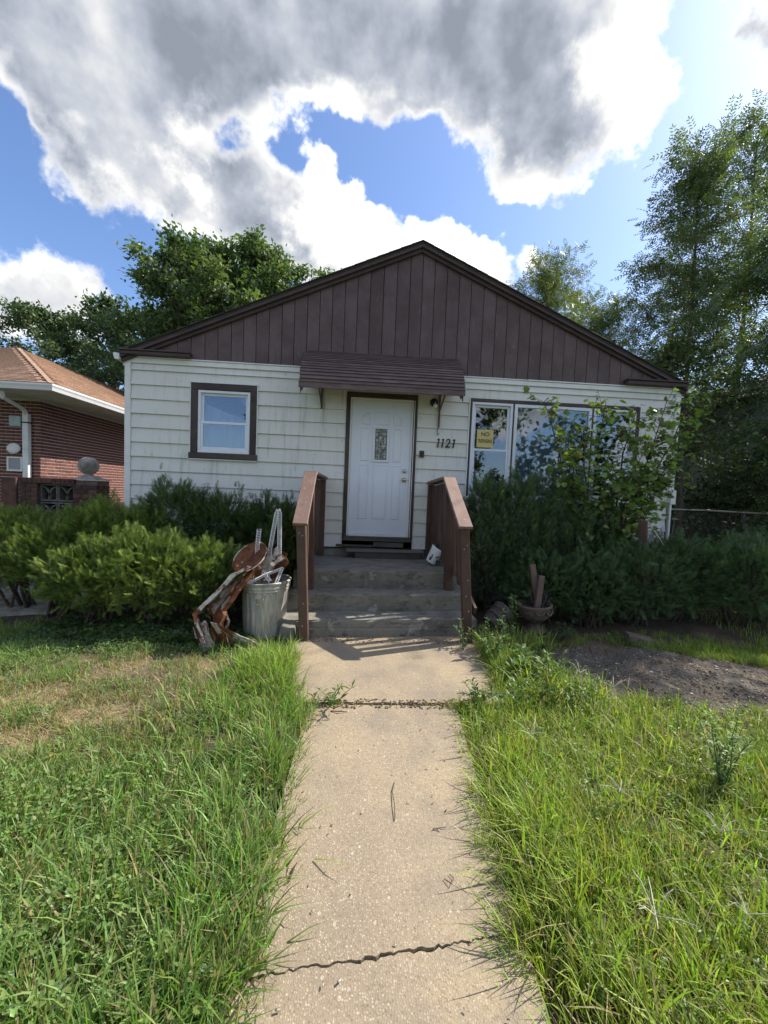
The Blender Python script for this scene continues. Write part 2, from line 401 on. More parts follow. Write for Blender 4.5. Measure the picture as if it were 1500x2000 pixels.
# ------------------------------------------------------------------ geometry helpers
WLOC = {}
def wl(o):
    v = Vector(o.location)
    while o.parent: o = o.parent; v += Vector(o.location)
    return v
class MB:
    """gathers shapes in place coordinates; build() links them as ONE mesh object"""
    def __init__(s): s.v = []; s.f = []; s.smooth = []
    def add(s, vs, fs, sm=False):
        b = len(s.v); s.v += [tuple(x) for x in vs]
        for f in fs: s.f.append(tuple(i+b for i in f)); s.smooth.append(sm)
        return s
    def box(s, x0, x1, y0, y1, z0, z1):
        vs = [(x,y,z) for z in (z0,z1) for y in (y0,y1) for x in (x0,x1)]
        return s.add(vs, [(0,2,3,1),(4,5,7,6),(0,1,5,4),(2,6,7,3),(0,4,6,2),(1,3,7,5)])
    def hexa(s, b, t):
        """bottom 4 corners, top 4 corners, same turn"""
        return s.add(list(b)+list(t), [(3,2,1,0),(4,5,6,7)]+[(i,(i+1)%4,(i+1)%4+4,i+4) for i in range(4)])
    def beam(s, a, b, w, h, up=(0,0,1)):
        a, b = Vector(a), Vector(b); d = (b-a).normalized(); r = d.cross(Vector(up))
        if r.length < 1e-4: r = Vector((1,0,0))
        r.normalize(); u = r.cross(d)
        q = lambda c: [c - r*w/2 - u*h/2, c + r*w/2 - u*h/2, c + r*w/2 + u*h/2, c - r*w/2 + u*h/2]
        return s.hexa(q(a), q(b))
    def tube(s, pts, rad, n=8, cap=True, sm=True):
        pts = [Vector(p) for p in pts]; k = len(pts)
        if not hasattr(rad, '__len__'): rad = [rad]*k
        vs = []; prev = None
        for i, p in enumerate(pts):
            t = (pts[min(i+1,k-1)] - pts[max(i-1,0)]).normalized()
            if prev is None:
                prev = t.cross(Vector((0,0,1)))
                if prev.length < .05: prev = t.cross(Vector((1,0,0)))
            prev = (prev - t*prev.dot(t)).normalized(); w = t.cross(prev)
            for j in range(n):
                a = 2*math.pi*j/n
                vs.append(p + (prev*math.cos(a) + w*math.sin(a))*rad[i])
        fs = [(i*n+j, i*n+(j+1)%n, (i+1)*n+(j+1)%n, (i+1)*n+j) for i in range(k-1) for j in range(n)]
        s.add(vs, fs, sm)
        if cap: s.add(vs[:n], [tuple(range(n-1,-1,-1))]); s.add(vs[-n:], [tuple(range(n))])
        return s
    def lathe(s, prof, cx, cy, n=28, M=None, sm=True, rf=None):
        vs = []
        for (r, z) in prof:
            for j in range(n):
                a = 2*math.pi*j/n; rr = r*(rf(j, z) if rf else 1)
                v = Vector((math.cos(a)*rr, math.sin(a)*rr, z))
                if M: v = M @ v
                vs.append((v.x+cx, v.y+cy, v.z))
        k = len(prof)
        return s.add(vs, [(i*n+j, i*n+(j+1)%n, (i+1)*n+(j+1)%n, (i+1)*n+j) for i in range(k-1) for j in range(n)], sm)
    def sheet(s, top, bot, thick, nrm):
        """a bent strip between two matching polylines, with thickness"""
        nrm = Vector(nrm).normalized()*thick; k = len(top)
        T = [Vector(p) for p in top]; B = [Vector(p) for p in bot]
        vs = T + B + [p+nrm for p in T] + [p+nrm for p in B]; fs = []
        for i in range(k-1):
            fs += [(i,i+1,k+i+1,k+i), (2*k+i,3*k+i,3*k+i+1,2*k+i+1), (i,2*k+i,2*k+i+1,i+1), (k+i,k+i+1,3*k+i+1,3*k+i)]
        fs += [(0,k,3*k,2*k),(k-1,3*k-1,4*k-1,2*k-1)]
        return s.add(vs, fs)
    def poly(s, pts, z0, z1):
        n = len(pts)
        return s.add([(x,y,z0) for x,y in pts]+[(x,y,z1) for x,y in pts], [tuple(range(n-1,-1,-1)), tuple(range(n,2*n))]+[(i,(i+1)%n,(i+1)%n+n,i+n) for i in range(n)])
    def build(s, name, mat, parent=None, bevel=0.0, seg=1, jig=None):
        me = bpy.data.meshes.new(name)
        off = wl(parent) if parent else Vector((0,0,0))
        vs = [(v[0]-off.x, v[1]-off.y, v[2]-off.z) for v in s.v]
        me.from_pydata(vs, [], s.f)
        me.polygons.foreach_set('use_smooth', s.smooth)
        me.materials.append(MATS[mat]); me.update()
        o = bpy.data.objects.new(name, me); C.objects.link(o)
        if parent: o.parent = parent
        if bevel:
            b = o.modifiers.new('bevel', 'BEVEL'); b.width = bevel; b.segments = seg; b.limit_method = 'ANGLE'; b.angle_limit = R(40)
        return o
def tag(o, label, cat, group=None):
    o['label'] = label; o['category'] = cat
    if group: o['group'] = group
    return o
def thing(name, label, cat, loc=(0,0,0), group=None):
    o = bpy.data.objects.new(name, None); o.location = loc; o.empty_display_size = .2
    C.objects.link(o); return tag(o, label, cat, group)
def mesh_np(name, V, Ftri, mat, parent=None, col=None, smooth=False):
    """big meshes straight from arrays; every face a triangle"""
    me = bpy.data.meshes.new(name)
    V = np.asarray(V, np.float32).reshape(-1,3)
    if parent is not None: V = V - np.array(wl(parent), np.float32)
    Ftri = np.asarray(Ftri, np.int32).reshape(-1,3); nf = len(Ftri)
    me.vertices.add(len(V)); me.vertices.foreach_set('co', V.ravel())
    me.loops.add(nf*3); me.loops.foreach_set('vertex_index', Ftri.ravel())
    me.polygons.add(nf); me.polygons.foreach_set('loop_start', np.arange(nf, dtype=np.int32)*3)
    try: me.polygons.foreach_set('loop_total', np.full(nf, 3, np.int32))
    except Exception: pass
    if smooth: me.polygons.foreach_set('use_smooth', np.ones(nf, bool))
    me.update(calc_edges=True)
    if col is not None:
        a = me.attributes.new('leafcol', 'FLOAT_COLOR', 'POINT')
        c4 = np.ones((len(V),4), np.float32); c4[:,:3] = np.clip(col, 0, 1); a.data.foreach_set('color', c4.ravel())
    me.materials.append(MATS[mat])
    o = bpy.data.objects.new(name, me); C.objects.link(o)
    if parent is not None: o.parent = parent
    return o
def stamp(T, F, pos, X, Y, Z, scale):
    """copies of a small template (verts T, tris F) at pos with axes X,Y,Z and a scale each"""
    n = len(pos); k = len(T); scale = np.asarray(scale).reshape(n,1,1) if np.ndim(scale) else scale
    V = (T[None,:,0:1]*X[:,None,:] + T[None,:,1:2]*Y[:,None,:] + T[None,:,2:3]*Z[:,None,:])*scale + pos[:,None,:]
    FF = F[None] + (np.arange(n)*k)[:,None,None]
    return V.reshape(-1,3), FF.reshape(-1,3)
def frames(d, rng, roll=None):
    """axes with Z along d and a random roll"""
    d = d/np.linalg.norm(d, axis=1, keepdims=True)
    a = rng.normal(size=d.shape) if roll is None else roll
    x = a - d*(a*d).sum(1, keepdims=True); x /= np.linalg.norm(x, axis=1, keepdims=True)+1e-9
    return x, np.cross(d, x), d
def vary(rng, n, base, spread=.18, hue=.10):
    base = np.asarray(base, float)
    c = base[None]*(1+rng.normal(0, spread, (n,1)))*(1+rng.normal(0, hue, (n,3)))
    return np.clip(c, .004, 1)
def fbm2(x, y, s, seed=0.):
    return np.array([mnoise.fractal(Vector((a*s+seed, b*s-seed, seed*.37)), 1.0, 2.0, 4) for a, b in zip(x, y)])

# ------------------------------------------------------------------ ground, paths
PATH_L = lambda y: -0.625 + (y+4.65)*0.022
PATH_R = lambda y: 0.385 + (y+4.65)*0.080
def in_path(x, y):
    a = (y < -2.98) & (x > PATH_L(y)) & (x < PATH_R(y))
    b = (y >= -3.02) & (y < -1.6) & (x > -.89) & (x < 1.04)
    return a | b
def sm(v, a, b):
    t = np.clip((v-a)/(b-a), 0, 1); return t*t*(3-2*t)
def zone_dirt(x, y, wob=0.):
    """bare mulch bed right of the walk"""
    cx, cy = 2.65, -2.42
    u, v = (x-cx), (y-cy)
    r = np.sqrt((u/1.32)**2 + ((v+.12*u)/.60)**2)
    return 1 - sm(r + wob*.28, .82, 1.12)
def zone_dry(x, y, wob=0.):
    a = .85*np.exp(-(((x+2.25)/.85)**2 + ((y+3.05)/.42)**2)) + .8*np.exp(-(((x+1.9)/.5)**2 + ((y+2.35)/.16)**2)) + .7*np.exp(-(((x+3.6)/1.2)**2+((y+3.3)/.5)**2))
    return np.clip(a*1.6 + wob*.5, 0, 1)*np.clip(.75+.5*np.sin(x*7.+y*3.)*np.sin(y*9.-x*2.), .25, 1)
def gz(x, y):
    h = .018*np.sin(x*2.3+1.1)*np.sin(y*2.9+.4) + .010*np.sin(x*6.1+y*4.7) - .01
    d = zone_dirt(x, y)
    h = h + d*(.02*np.sin(x*9+y*5)*np.sin(y*11) + .015)
    h = h - .06*np.exp(-(((x-1.95)/.16)**2+((y+2.50)/.08)**2)) - .055*np.exp(-(((x-2.98)/.2)**2+((y+2.73)/.09)**2))
    dist = np.abs(x) < 1.25
    near = (1 - sm(np.abs(x+.05), .45, .75))*(y < -1.4)
    return h*(1-near) - .035*near
def make_ground():
    xs = np.concatenate([[-300,-120,-60,-30,-18,-12,-9], np.arange(-7,7.01,.07), [9,12,18,30,60,120,300]])
    ys = np.concatenate([[-300,-120,-60,-30,-16,-11,-8.5], np.arange(-7,1.5,.06), [2.5,4,7,12,18,30,60,120,300]])
    X, Y = np.meshgrid(xs, ys); x, y = X.ravel(), Y.ravel()
    near = (np.abs(x) < 7.01) & (y > -7.01) & (y < 1.5)
    z = np.where(near, gz(x, y), -.02)
    wob = np.zeros(len(x)); idx = np.where(near)[0]
    wob[idx] = fbm2(x[idx], y[idx], 1.9, 3.)
    z[idx] += fbm2(x[idx], y[idx], 6., 9.)*.010
    V = np.stack([x, y, z], 1); nx, ny = len(xs), len(ys)
    i, j = np.meshgrid(np.arange(nx-1), np.arange(ny-1)); a = (j*nx+i).ravel()
    F = np.concatenate([np.stack([a,a+1,a+nx+1],1), np.stack([a,a+nx+1,a+nx],1)])
    o = mesh_np('ground', V, F, 'soil', smooth=True)
    at = o.data.attributes.new('zone', 'FLOAT_COLOR', 'POINT')
    c = np.ones((len(x),4), np.float32)
    c[:,0] = zone_dirt(x, y, wob); c[:,1] = zone_dry(x, y, wob); c[:,2] = np.where(near, 0, .75)
    at.data.foreach_set('color', c.ravel())
    o['kind'] = 'structure'
make_ground()

def ragged(a, b, n, amp, seed):
    r = random.Random(seed); out = []
    for i in range(n+1):
        t = i/n; w = amp if 0 < i < n else 0
        out.append((a[0]+(b[0]-a[0])*t + r.uniform(-w, w)*.6, a[1]+(b[1]-a[1])*t + r.uniform(-w, w)))
    return out
def make_path():
    root = bpy.data.objects.new('path', None); C.objects.link(root); root['kind'] = 'structure'
    crack = ragged((PATH_L(-4.6), -4.60), (PATH_R(-4.5), -4.49), 70, .0055, 5)
    jn = ragged((PATH_L(-3.03), -3.012), (PATH_R(-3.03), -3.018), 20, .010, 6)
    dn = lambda pts, d: [(x, y-d) for x, y in pts]
    near = [(PATH_L(-9)-.02,-9),(PATH_R(-9)+.05,-9)] + list(reversed([(x, y-.003-.009*abs(math.sin(i*.23+.6))*abs(math.sin(i*.071+2))) for i, (x, y) in enumerate(crack)]))
    mid = crack + list(reversed(jn))
    MB().poly(near, -.12, .012).build('slab', 'path_concrete', root)
    MB().poly(mid, -.12, .016).build('slab', 'path_concrete', root)
    s = MB().poly(dn(ragged((-.885,-2.985),(1.035,-2.985), 20, .012, 8), 0) + [(1.05,-1.60),(-.90,-1.66)], -.12, .020).build('slab', 'path_concrete', root)
    s['label'] = 'wide landing slab at the foot of the steps'
    # weathered walk between the two houses
    r2 = bpy.data.objects.new('side_path', None); C.objects.link(r2); r2['kind'] = 'structure'
    MB().poly([(-5.6,-1.32),(-3.75,-1.12),(-3.8,-.30),(-5.3,-.25)], -.1, .035).build('slab', 'cast_stone', r2)
    MB().poly([(-5.3,-.23),(-4.1,-.28),(-4.1,6),(-5.3,6)], -.1, .03).build('slab', 'wall_block', r2)
make_path()

# ------------------------------------------------------------------ the house
house = thing('house', 'small house with cream lap siding and dark brown plank gable', 'house', (.475, 0, 0))
HX0, HX1, HB, HT = -3.70, 4.65, .75, 3.395
APX, APZ, SLOPE = .49, 5.20, .432           # gable plane under the rake boards
def roofz(x): return APZ - SLOPE*abs(x-APX)
OPEN = [(-2.785,-1.835,1.985,3.085), (-.535,.535,.73,3.075), (1.33,4.015,1.53,3.085)]
def wall_pieces(x0, x1, z0, z1, ops):
    cuts = sorted({x0, x1} | {v for o in ops for v in o[:2] if x0 < v < x1})
    out = []
    for a, b in zip(cuts, cuts[1:]):
        zs = [(z0, z1)]
        for (ox0, ox1, oz0, oz1) in ops:
            if ox0 < b-1e-6 and ox1 > a+1e-6:
                nz = []
                for (p, q) in zs:
                    if oz0 > p: nz.append((p, min(q, oz0)))
                    if oz1 < q: nz.append((max(p, oz1), q))
                zs = [(p, q) for p, q in nz if q-p > .012]
        for p, q in zs:
            if out and abs(out[-1][1]-a) < 1e-6 and out[-1][2:] == (p, q): out[-1] = (out[-1][0], b, p, q)
            else: out.append((a, b, p, q))
    return out
def build_house():
    w = MB()
    for (a, b, p, q) in wall_pieces(HX0+.02, HX1-.02, HB-.02, 3.42, OPEN): w.box(a, b, .002, .14, p, q)
    w.box(HX0+.02, HX0+.14, .14, 10, HB-.02, 3.42).box(HX1-.14, HX1-.02, .14, 10, HB-.02, 3.42).box(HX0+.02, HX1-.02, 9.86, 10, HB-.02, 3.42)
    w.add([(HX0+.02,.01,3.42),(HX1-.02,.01,3.42),(APX,.01,roofz(APX)-.03),(HX0+.02,.12,3.42),(HX1-.02,.12,3.42),(APX,.12,roofz(APX)-.03)], [(0,1,2),(5,4,3),(0,2,5,3),(1,4,5,2)])
    w.box(HX0+.14, HX1-.14, .14, 9.86, 3.36, 3.40)
    w.build('wall', 'interior', house)
    rm = MB()
    for (a, b, p, q) in OPEN:
        if q-p < 2: rm.box(a-.4, b+.4, 2.2, 2.24, p-.5, q+.2)
    rm.box(HX0+.14, HX1-.14, .14, 9.86, .70, .74)
    rm.build('room_lining', 'interior', house)
    MB().box(HX0, HX1, .03, 10, -.05, HB-.02).build('foundation', 'wall_block', house)
    # lap siding, one board at a time
    rr = random.Random(3); h = .2055; z = HB; rows = []
    while z < 3.30:
        rows.append((z, min(z+h, 3.312))); z += h
    for (p, q) in rows:
        segs = []
        for (a, b, s, t) in wall_pieces(HX0+.075, HX1-.075, p, q, OPEN):
            while b-a > 3.4:
                c = a + rr.uniform(1.5, 2.6); segs.append((a, c-.0015, s, t)); a = c+.0015
            segs.append((a, b, s, t))
        for (a, b, s, t) in segs:
            pr = lambda zz: -.029 + (zz-p)/(q-p)*.023
            j = rr.uniform(-.0015, .0015); k = rr.uniform(-.003, .003)
            m = MB().hexa([(a,pr(s)+j,s+.004+k),(b,pr(s)+j,s+.004-k),(b,.001,s+.004-k),(a,.001,s+.004+k)], [(a,pr(t)+j,t+.002),(b,pr(t)+j,t+.002),(b,.001,t+.002),(a,.001,t+.002)])
            m.build('siding_board', 'siding', house)
        for X, sgn in ((HX0+.02, -1), (HX1-.02, 1)):
            m = MB().hexa([(X+sgn*.024,.01,p+.004),(X+sgn*.024,9.95,p+.004),(X,9.95,p+.004),(X,.01,p+.004)], [(X+sgn*.006,.01,q),(X+sgn*.006,9.95,q),(X,9.95,q),(X,.01,q)])
            if sgn > 0: m.f = [tuple(reversed(f)) for f in m.f]
            m.build('siding_board', 'siding', house)
    # trim
    cuts = [HX0-.01, -2.02, .42, 2.2, HX1-.005]
    for a, b in zip(cuts, cuts[1:]):
        MB().box(a+.001, b-.001, -.034, .001, 3.316, 3.382+rr.uniform(-.003,.003)).box(a+.001, b-.001, -.046, .001, 3.382+.004, 3.402+rr.uniform(-.002,.002)).build('trim_board', 'white_trim', house, .002)
    MB().box(HX0-.008, HX0+.072, -.038, .001, HB-.01, 3.314).box(HX0-.008, HX0+.02, .001, .09, HB-.01, 3.314).build('corner_trim', 'white_trim', house, .003)
    MB().box(HX1-.072, HX1+.008, -.038, .001, 1.62, 3.314).box(HX1-.02, HX1+.008, .001, .09, HB, 3.314).box(HX1-.062, HX1+.02, -.075, -.040, 1.60, 1.82).box(HX1-.05, HX1-.02, -.052, .001, .80, 1.62).build('corner_trim', 'white_trim', house, .003)
    # gable planks
    x = HX0-.02; i = 0
    while x < HX1+.01:
        wd = .186 + rr.uniform(-.012, .010); a, b = x+.0035, min(x+wd, HX1+.02)-.0035
        zt = lambda xx: roofz(xx)-.01
        zb = 3.405 + rr.uniform(-.012, .008); y0 = -.032 + rr.uniform(-.005, .004)
        if b-a > .03 and zt(a) - zb > .05 and zt(b) - zb > .03:
            if a < APX < b: tops = [(a, zt(a)), (APX, zt(APX)), (b, zt(b))]
            else: tops = [(a, zt(a)), (b, zt(b))]
            n = 2 + len(tops); pr = [(a, zb), (b, zb + rr.uniform(-.006,.006))] + list(reversed(tops))
            vs = [(p[0], y0, p[1]) for p in pr] + [(p[0], .004, p[1]) for p in pr]
            MB().add(vs, [tuple(range(n)), tuple(range(2*n-1, n-1, -1))]+[(k, k+n, (k+1)%n+n, (k+1)%n) for k in range(n)]).build('gable_board', 'gable_paint', house, .003)
        x += wd; i += 1
    # rake boards, roof slab, shingle edge
    EL, ER = -3.735, 4.70
    for (xa, xb, s) in ((EL, APX, 1), (ER, APX, -1)):
        za, zb_ = roofz(xa), roofz(xb)
        def slab(y0, y1, d0, d1, ext=0.0):
            q = [(xa, y0, za+d0), (xb, y0, zb_+d0), (xb, y1, zb_+d0), (xa, y1, za+d0)]; t = [(xa, y0, za+d1), (xb, y0, zb_+d1), (xb, y1, zb_+d1), (xa, y1, za+d1)]
            m = MB().hexa(q, t)
            if s < 0: m.f = [tuple(reversed(f)) for f in m.f]
            return m
        slab(-.075, -.040, -.070, .020).build('rake_board', 'fascia_paint', house, .004)
        slab(-.112, -.087, -.020, .024).build('rake_moulding', 'fascia_paint', house, .003)
        rf = slab(-.112, 10.2, .026, .052).build('roof', 'roofing', house)
        # cut ends of the shingles along the rake
        for k in range(26):
            t0, t1 = k/26, (k+1)/26
            p = lambda t: (xa+(xb-xa)*t, za+(zb_-za)*t)
            (x0, z0), (x1, z1) = p(t0), p(t1); lift = .009; e = .002
            m = MB().hexa([(x0,-.135+rr.uniform(-.01,.01),z0+.053),(x1,-.135+rr.uniform(-.01,.01),z1+.053),(x1,.3,z1+.053),(x0,.3,z0+.053)], [(x0,-.135,z0+.060+lift),(x1,-.135,z1+.060+.004),(x1,.3,z1+.060+.004),(x0,.3,z0+.060+lift)])
            if s < 0: m.f = [tuple(reversed(f)) for f in m.f]
            m.build('shingle', 'roofing', rf)
        # soffit and side gutter
        sx0, sx1 = (xa, HX0-.01) if s > 0 else (HX1+.01, xa)
        MB().box(min(sx0,sx1), max(sx0,sx1), -.03, 10.1, 3.27, 3.29).build('soffit', 'white_trim', house)
    for (x0, x1) in ((-3.82,-3.737), (4.702, 4.78)):
        sg = 1 if x0 > 0 else -1; ix = x0 if sg > 0 else x1; ox = x1 if sg > 0 else x0
        gu = MB()
        pf = [(ix, 3.41), (ix, 3.33), (ox-.02*sg, 3.33), (ox, 3.38), (ox, 3.42)]
        vs = [(a, -.11, b) for a, b in pf] + [(a, 10.1, b) for a, b in pf]; n = len(pf)
        gu.add(vs, [tuple(range(n)), tuple(range(2*n-1,n-1,-1))]+[(k,k+n,k+1+n,k+1) for k in range(n-1)]+[(n-1, 2*n-1, n, 0)])
        gu.build('gutter', 'gutter_white', house)
    # boxed eave returns
    MB().box(-3.73, -2.775, -.130, -.041, 3.405, 3.452).box(-3.73, -2.76, -.150, -.041, 3.453, 3.474).build('eave_return', 'fascia_paint', house, .005)
    MB().box(3.72, 4.69, -.130, -.041, 3.405, 3.462).box(3.70, 4.695, -.155, -.041, 3.463, 3.486).build('eave_return', 'fascia_paint', house, .005)
    # ---------------- left window
    def frame(name, mat, par, x0, x1, z0, z1, w, y0, y1, wb=None, bev=.004):
        wb = wb or w
        m = MB().box(x0, x1, y0, y1, z1-w, z1).box(x0, x1, y0, y1, z0, z0+wb).box(x0, x0+w, y0, y1, z0+wb, z1-w).box(x1-w, x1, y0, y1, z0+wb, z1-w)
        return m.build(name, mat, par, bev)
    def pane(x0, x1, z0, z1, y, par):
        return MB().box(x0, x1, y, y+.004, z0, z1).build('pane', 'window_glass', par)
    def sash_window(x0, x1, z0, z1, zr, y, fw=.05):
        wf = frame('window', 'white_vinyl', house, x0, x1, z0, z1, fw*.62, y, y+.10, fw*.7)
        i = fw*.62
        frame('upper_sash', 'white_vinyl', wf, x0+i, x1-i, zr-.02, z1-i, .035, y+.038, y+.062)
        frame('lower_sash', 'white_vinyl', wf, x0+i, x1-i, z0+fw*.7, zr+.022, .035, y+.010, y+.035, .045)
        pane(x0+i+.03, x1-i-.03, zr+.012, z1-i-.03, y+.048, wf); pane(x0+i+.03, x1-i-.03, z0+fw*.7+.04, zr-.012, y+.020, wf)
        return wf
    lw = MB().box(-2.78,-1.84,-.042,.03,2.985,3.08).box(-2.78,-2.685,-.042,.03,2.08,2.985).box(-1.935,-1.84,-.042,.03,2.08,2.985).build('window_casing', 'casing_wood', house, .006)
    MB().box(-2.80,-1.82,-.060,.03,1.99,2.078).build('sill', 'casing_wood', lw, .006)
    MB().box(-2.792,-2.782,-.040,.0,1.985,3.09).box(-1.838,-1.828,-.040,0,1.985,3.09).box(-2.792,-1.828,-.046,0,3.082,3.096).box(-2.792,-1.828,-.05,0,1.976,1.988).build('casing_edge', 'white_trim', lw)
    sash_window(-2.683,-1.937, 2.08, 2.983, 2.515, -.030, .060)
    # ---------------- picture window: sash, fixed centre, sash
    MB().box(1.332,4.013,-.034,.02,3.035,3.083).box(1.332,1.362,-.034,.02,1.60,3.035).box(3.965,4.013,-.034,.02,1.60,3.035).build('window_casing', 'casing_wood', house, .004)
    sash_window(1.364, 2.000, 1.60, 3.033, 2.31, -.026, .062)
    cw = frame('window', 'white_vinyl', house, 2.022, 3.250, 1.60, 3.033, .05, -.026, .07)
    MB().box(2.06, 3.21, .0, .004, 1.64, 2.99).build('pane', 'window_glass', cw)
    sash_window(3.272, 3.962, 1.60, 3.033, 2.31, -.026, .062)
    for xm in (2.001, 3.252): MB().box(xm, xm+.018, -.030, .02, 1.60, 3.034).build('mullion', 'casing_wood', house)
    MB().box(1.31, 4.035, -.06, .02, 1.535, 1.598).build('sill', 'white_trim', house, .005)
    MB().box(1.316, 1.330, -.036, .0, 1.60, 3.10).box(4.015, 4.029, -.036, .0, 1.60, 3.10).build('casing_edge', 'white_trim', house)
    # ---------------- door
    dk = MB().box(-.53,.53,-.045,.05,3.005,3.072).box(-.53,-.476,-.045,.05,.86,3.005).box(.476,.53,-.045,.05,.86,3.005).build('door_casing', 'casing_wood', house, .006)
    MB().box(-.475,.475,-.018,.06,2.972,3.004).box(-.475,-.450,-.018,.06,.93,2.972).box(.444,.475,-.018,.06,.93,2.972).box(.482,.492,-.052,-.046,.93,2.99).build('jamb', 'white_trim', dk, .004)
    MB().box(-.52,.52,-.085,.06,.862,.900).box(-.50,.50,-.060,.06,.9005,.928).build('threshold', 'dark_plank', dk, .004)
    MB().box(-.447,.440,-.030,.03,.929,.962).build('door_sweep', 'white_trim', dk, .003)
    X0, X1, Z0, Z1, DY = -.448, .442, .963, 2.970, .004
    door = MB().box(X0, X1, DY, DY+.045, Z0, Z1).build('door', 'white_door', house, .002)
    W, H = X1-X0, Z1-Z0
    def moulding(u0, u1, v0, v1, arch=0):
        x0, x1, zt, zb = X0+u0*W, X0+u1*W, Z1-v0*H, Z1-v1*H
        def loop(ins):
            a, b, c, d = x0+ins, x1-ins, zb+ins, zt-ins
            if not arch: return [(a,c),(b,c),(b,d),(a,d)]
            la, ra = (0, 1) if arch > 0 else (1, 0)
            pts = [(a,c),(b,c)]
            for k in range(7):
                t = k/6; xx = b+(a-b)*t
                drop = .065*((1-t if arch < 0 else t)**1.6)
                pts.append((xx, d-drop))
            return pts
        L = [loop(i) for i in (0, .010, .020, .034)]; ys = (DY-.0005, DY-.010, DY-.003, DY-.007); n = len(L[0])
        m = MB(); vs = [(a, ys[k], b) for k in range(4) for a, b in L[k]]
        fs = [(k*n+i, k*n+(i+1)%n, (k+1)*n+(i+1)%n, (k+1)*n+i) for k in range(3) for i in range(n)] + [tuple(3*n+i for i in range(n))]
        m.add(vs, fs).build('raised_panel', 'white_door', door)
    moulding(.17,.31,.085,.18, 1); moulding(.385,.635,.080,.18); moulding(.70,.84,.085,.18,-1)
    moulding(.16,.30,.20,.45); moulding(.71,.85,.20,.45)
    for (a, b) in ((.15,.31),(.385,.635),(.71,.86)): moulding(a, b, .475, .885)
    gx0, gx1, gz1, gz0 = X0+.405*W, X0+.605*W, Z1-.207*H, Z1-.437*H
    lf = MB().box(gx0-.035,gx1+.035,DY-.018,DY-.001,gz1,gz1+.035).box(gx0-.035,gx1+.035,DY-.018,DY-.001,gz0-.035,gz0).box(gx0-.035,gx0,DY-.018,DY-.001,gz0,gz1).box(gx1,gx1+.035,DY-.018,DY-.001,gz0,gz1).build('light_frame', 'white_door', door, .005)
    MB().box(gx0,gx1,DY-.004,DY-.0015,gz0,gz1).build('leaded_pane', 'glass_leaded', door)
    cm = MB(); gw, gh = gx1-gx0, gz1-gz0
    def came(u0, v0, u1, v1):
        t = .0055; a, b = gx0+u0*gw, gx0+u1*gw; c, d = gz0+v0*gh, gz0+v1*gh
        cm.box(a-t/2 if u0 == u1 else a, b+t/2 if u0 == u1 else b, DY-.009, DY-.0042, c-t/2 if v0 == v1 else c, d+t/2 if v0 == v1 else d)
    for u in (.03,.97): came(u,0,u,1)
    for v in (.01,.99): came(0,v,1,v)
    for (u,v0,v1) in ((.28,.02,.42),(.28,.55,.98),(.72,.02,.35),(.72,.50,.98),(.5,.0,.22),(.5,.42,.60),(.5,.78,1)): came(u,v0,u,v1)
    for (v,u0,u1) in ((.10,0,.28),(.22,.28,.72),(.42,0,.5),(.35,.5,1),(.50,.5,1),(.55,0,.5),(.60,.28,.72),(.78,.28,1),(.70,0,.28),(.88,.0,.5),(.90,.72,1),(.16,.72,1)): came(u0,v,u1,v)
    cm.build('came', 'black_iron', door)
    def knob(name, z, r, mat):
        kb = MB(); My = Matrix.Rotation(R(90), 4, 'X')
        pr = [(0,.0),(r*1.15,0),(r*1.15,.008),(r*.5,.012),(r*.45,.028),(r*.95,.036),(r,.050),(r*.7,.062),(0,.066)] if name == 'knob' else [(0,0),(r*1.1,0),(r*1.05,.014),(r*.6,.022),(0,.024)]
        kb.lathe(pr, 0, 0, 20, My)
        kb.v = [(x+.375, y+DY, zz+z) for x, y, zz in kb.v]
        kb.build(name, mat, door)
    knob('knob', 1.805, .030, 'brass'); knob('deadbolt', 1.938, .029, 'steel')
    # ---------------- awning of thin folded slats
    aw = MB()
    prof = [(-.03,3.640),(-.15,3.560),(-.27,3.465),(-.37,3.370),(-.45,3.275),(-.505,3.19),(-.535,3.11),(-.548,3.03)]
    lens = [0]
    for a, b in zip(prof, prof[1:]): lens.append(lens[-1]+math.dist(a, b))
    def at(t):
        t *= lens[-1]
        for i in range(len(prof)-1):
            if t <= lens[i+1]+1e-9:
                k = (t-lens[i])/(lens[i+1]-lens[i]); return (prof[i][0]+(prof[i+1][0]-prof[i][0])*k, prof[i][1]+(prof[i+1][1]-prof[i][1])*k)
    ends = MB(); AX0, AX1 = -1.15, 1.10
    for X, th in ((AX0+.012, .012), (AX1-.024, .012)):
        pts = [(y, z-.012) for y, z in prof]; zig = []
        low = [(-.03, 3.25)]
        for k in range(9):
            t = k/8; y = -.03 - .50*t; zb = 3.22 - .27*t; low.append((y-.0, zb + (.0 if k % 2 else -.055)))
        ring = pts + list(reversed(low)); n = len(ring)
        ends.add([(X, y, z) for y, z in ring]+[(X+th, y, z) for y, z in ring], [tuple(range(n)), tuple(range(2*n-1,n-1,-1))]+[(k,k+n,(k+1)%n+n,(k+1)%n) for k in range(n)])
    root = ends.build('awning', 'awning_metal', house); root['label'] = 'brown metal slat awning over the front door'
    NS = 15
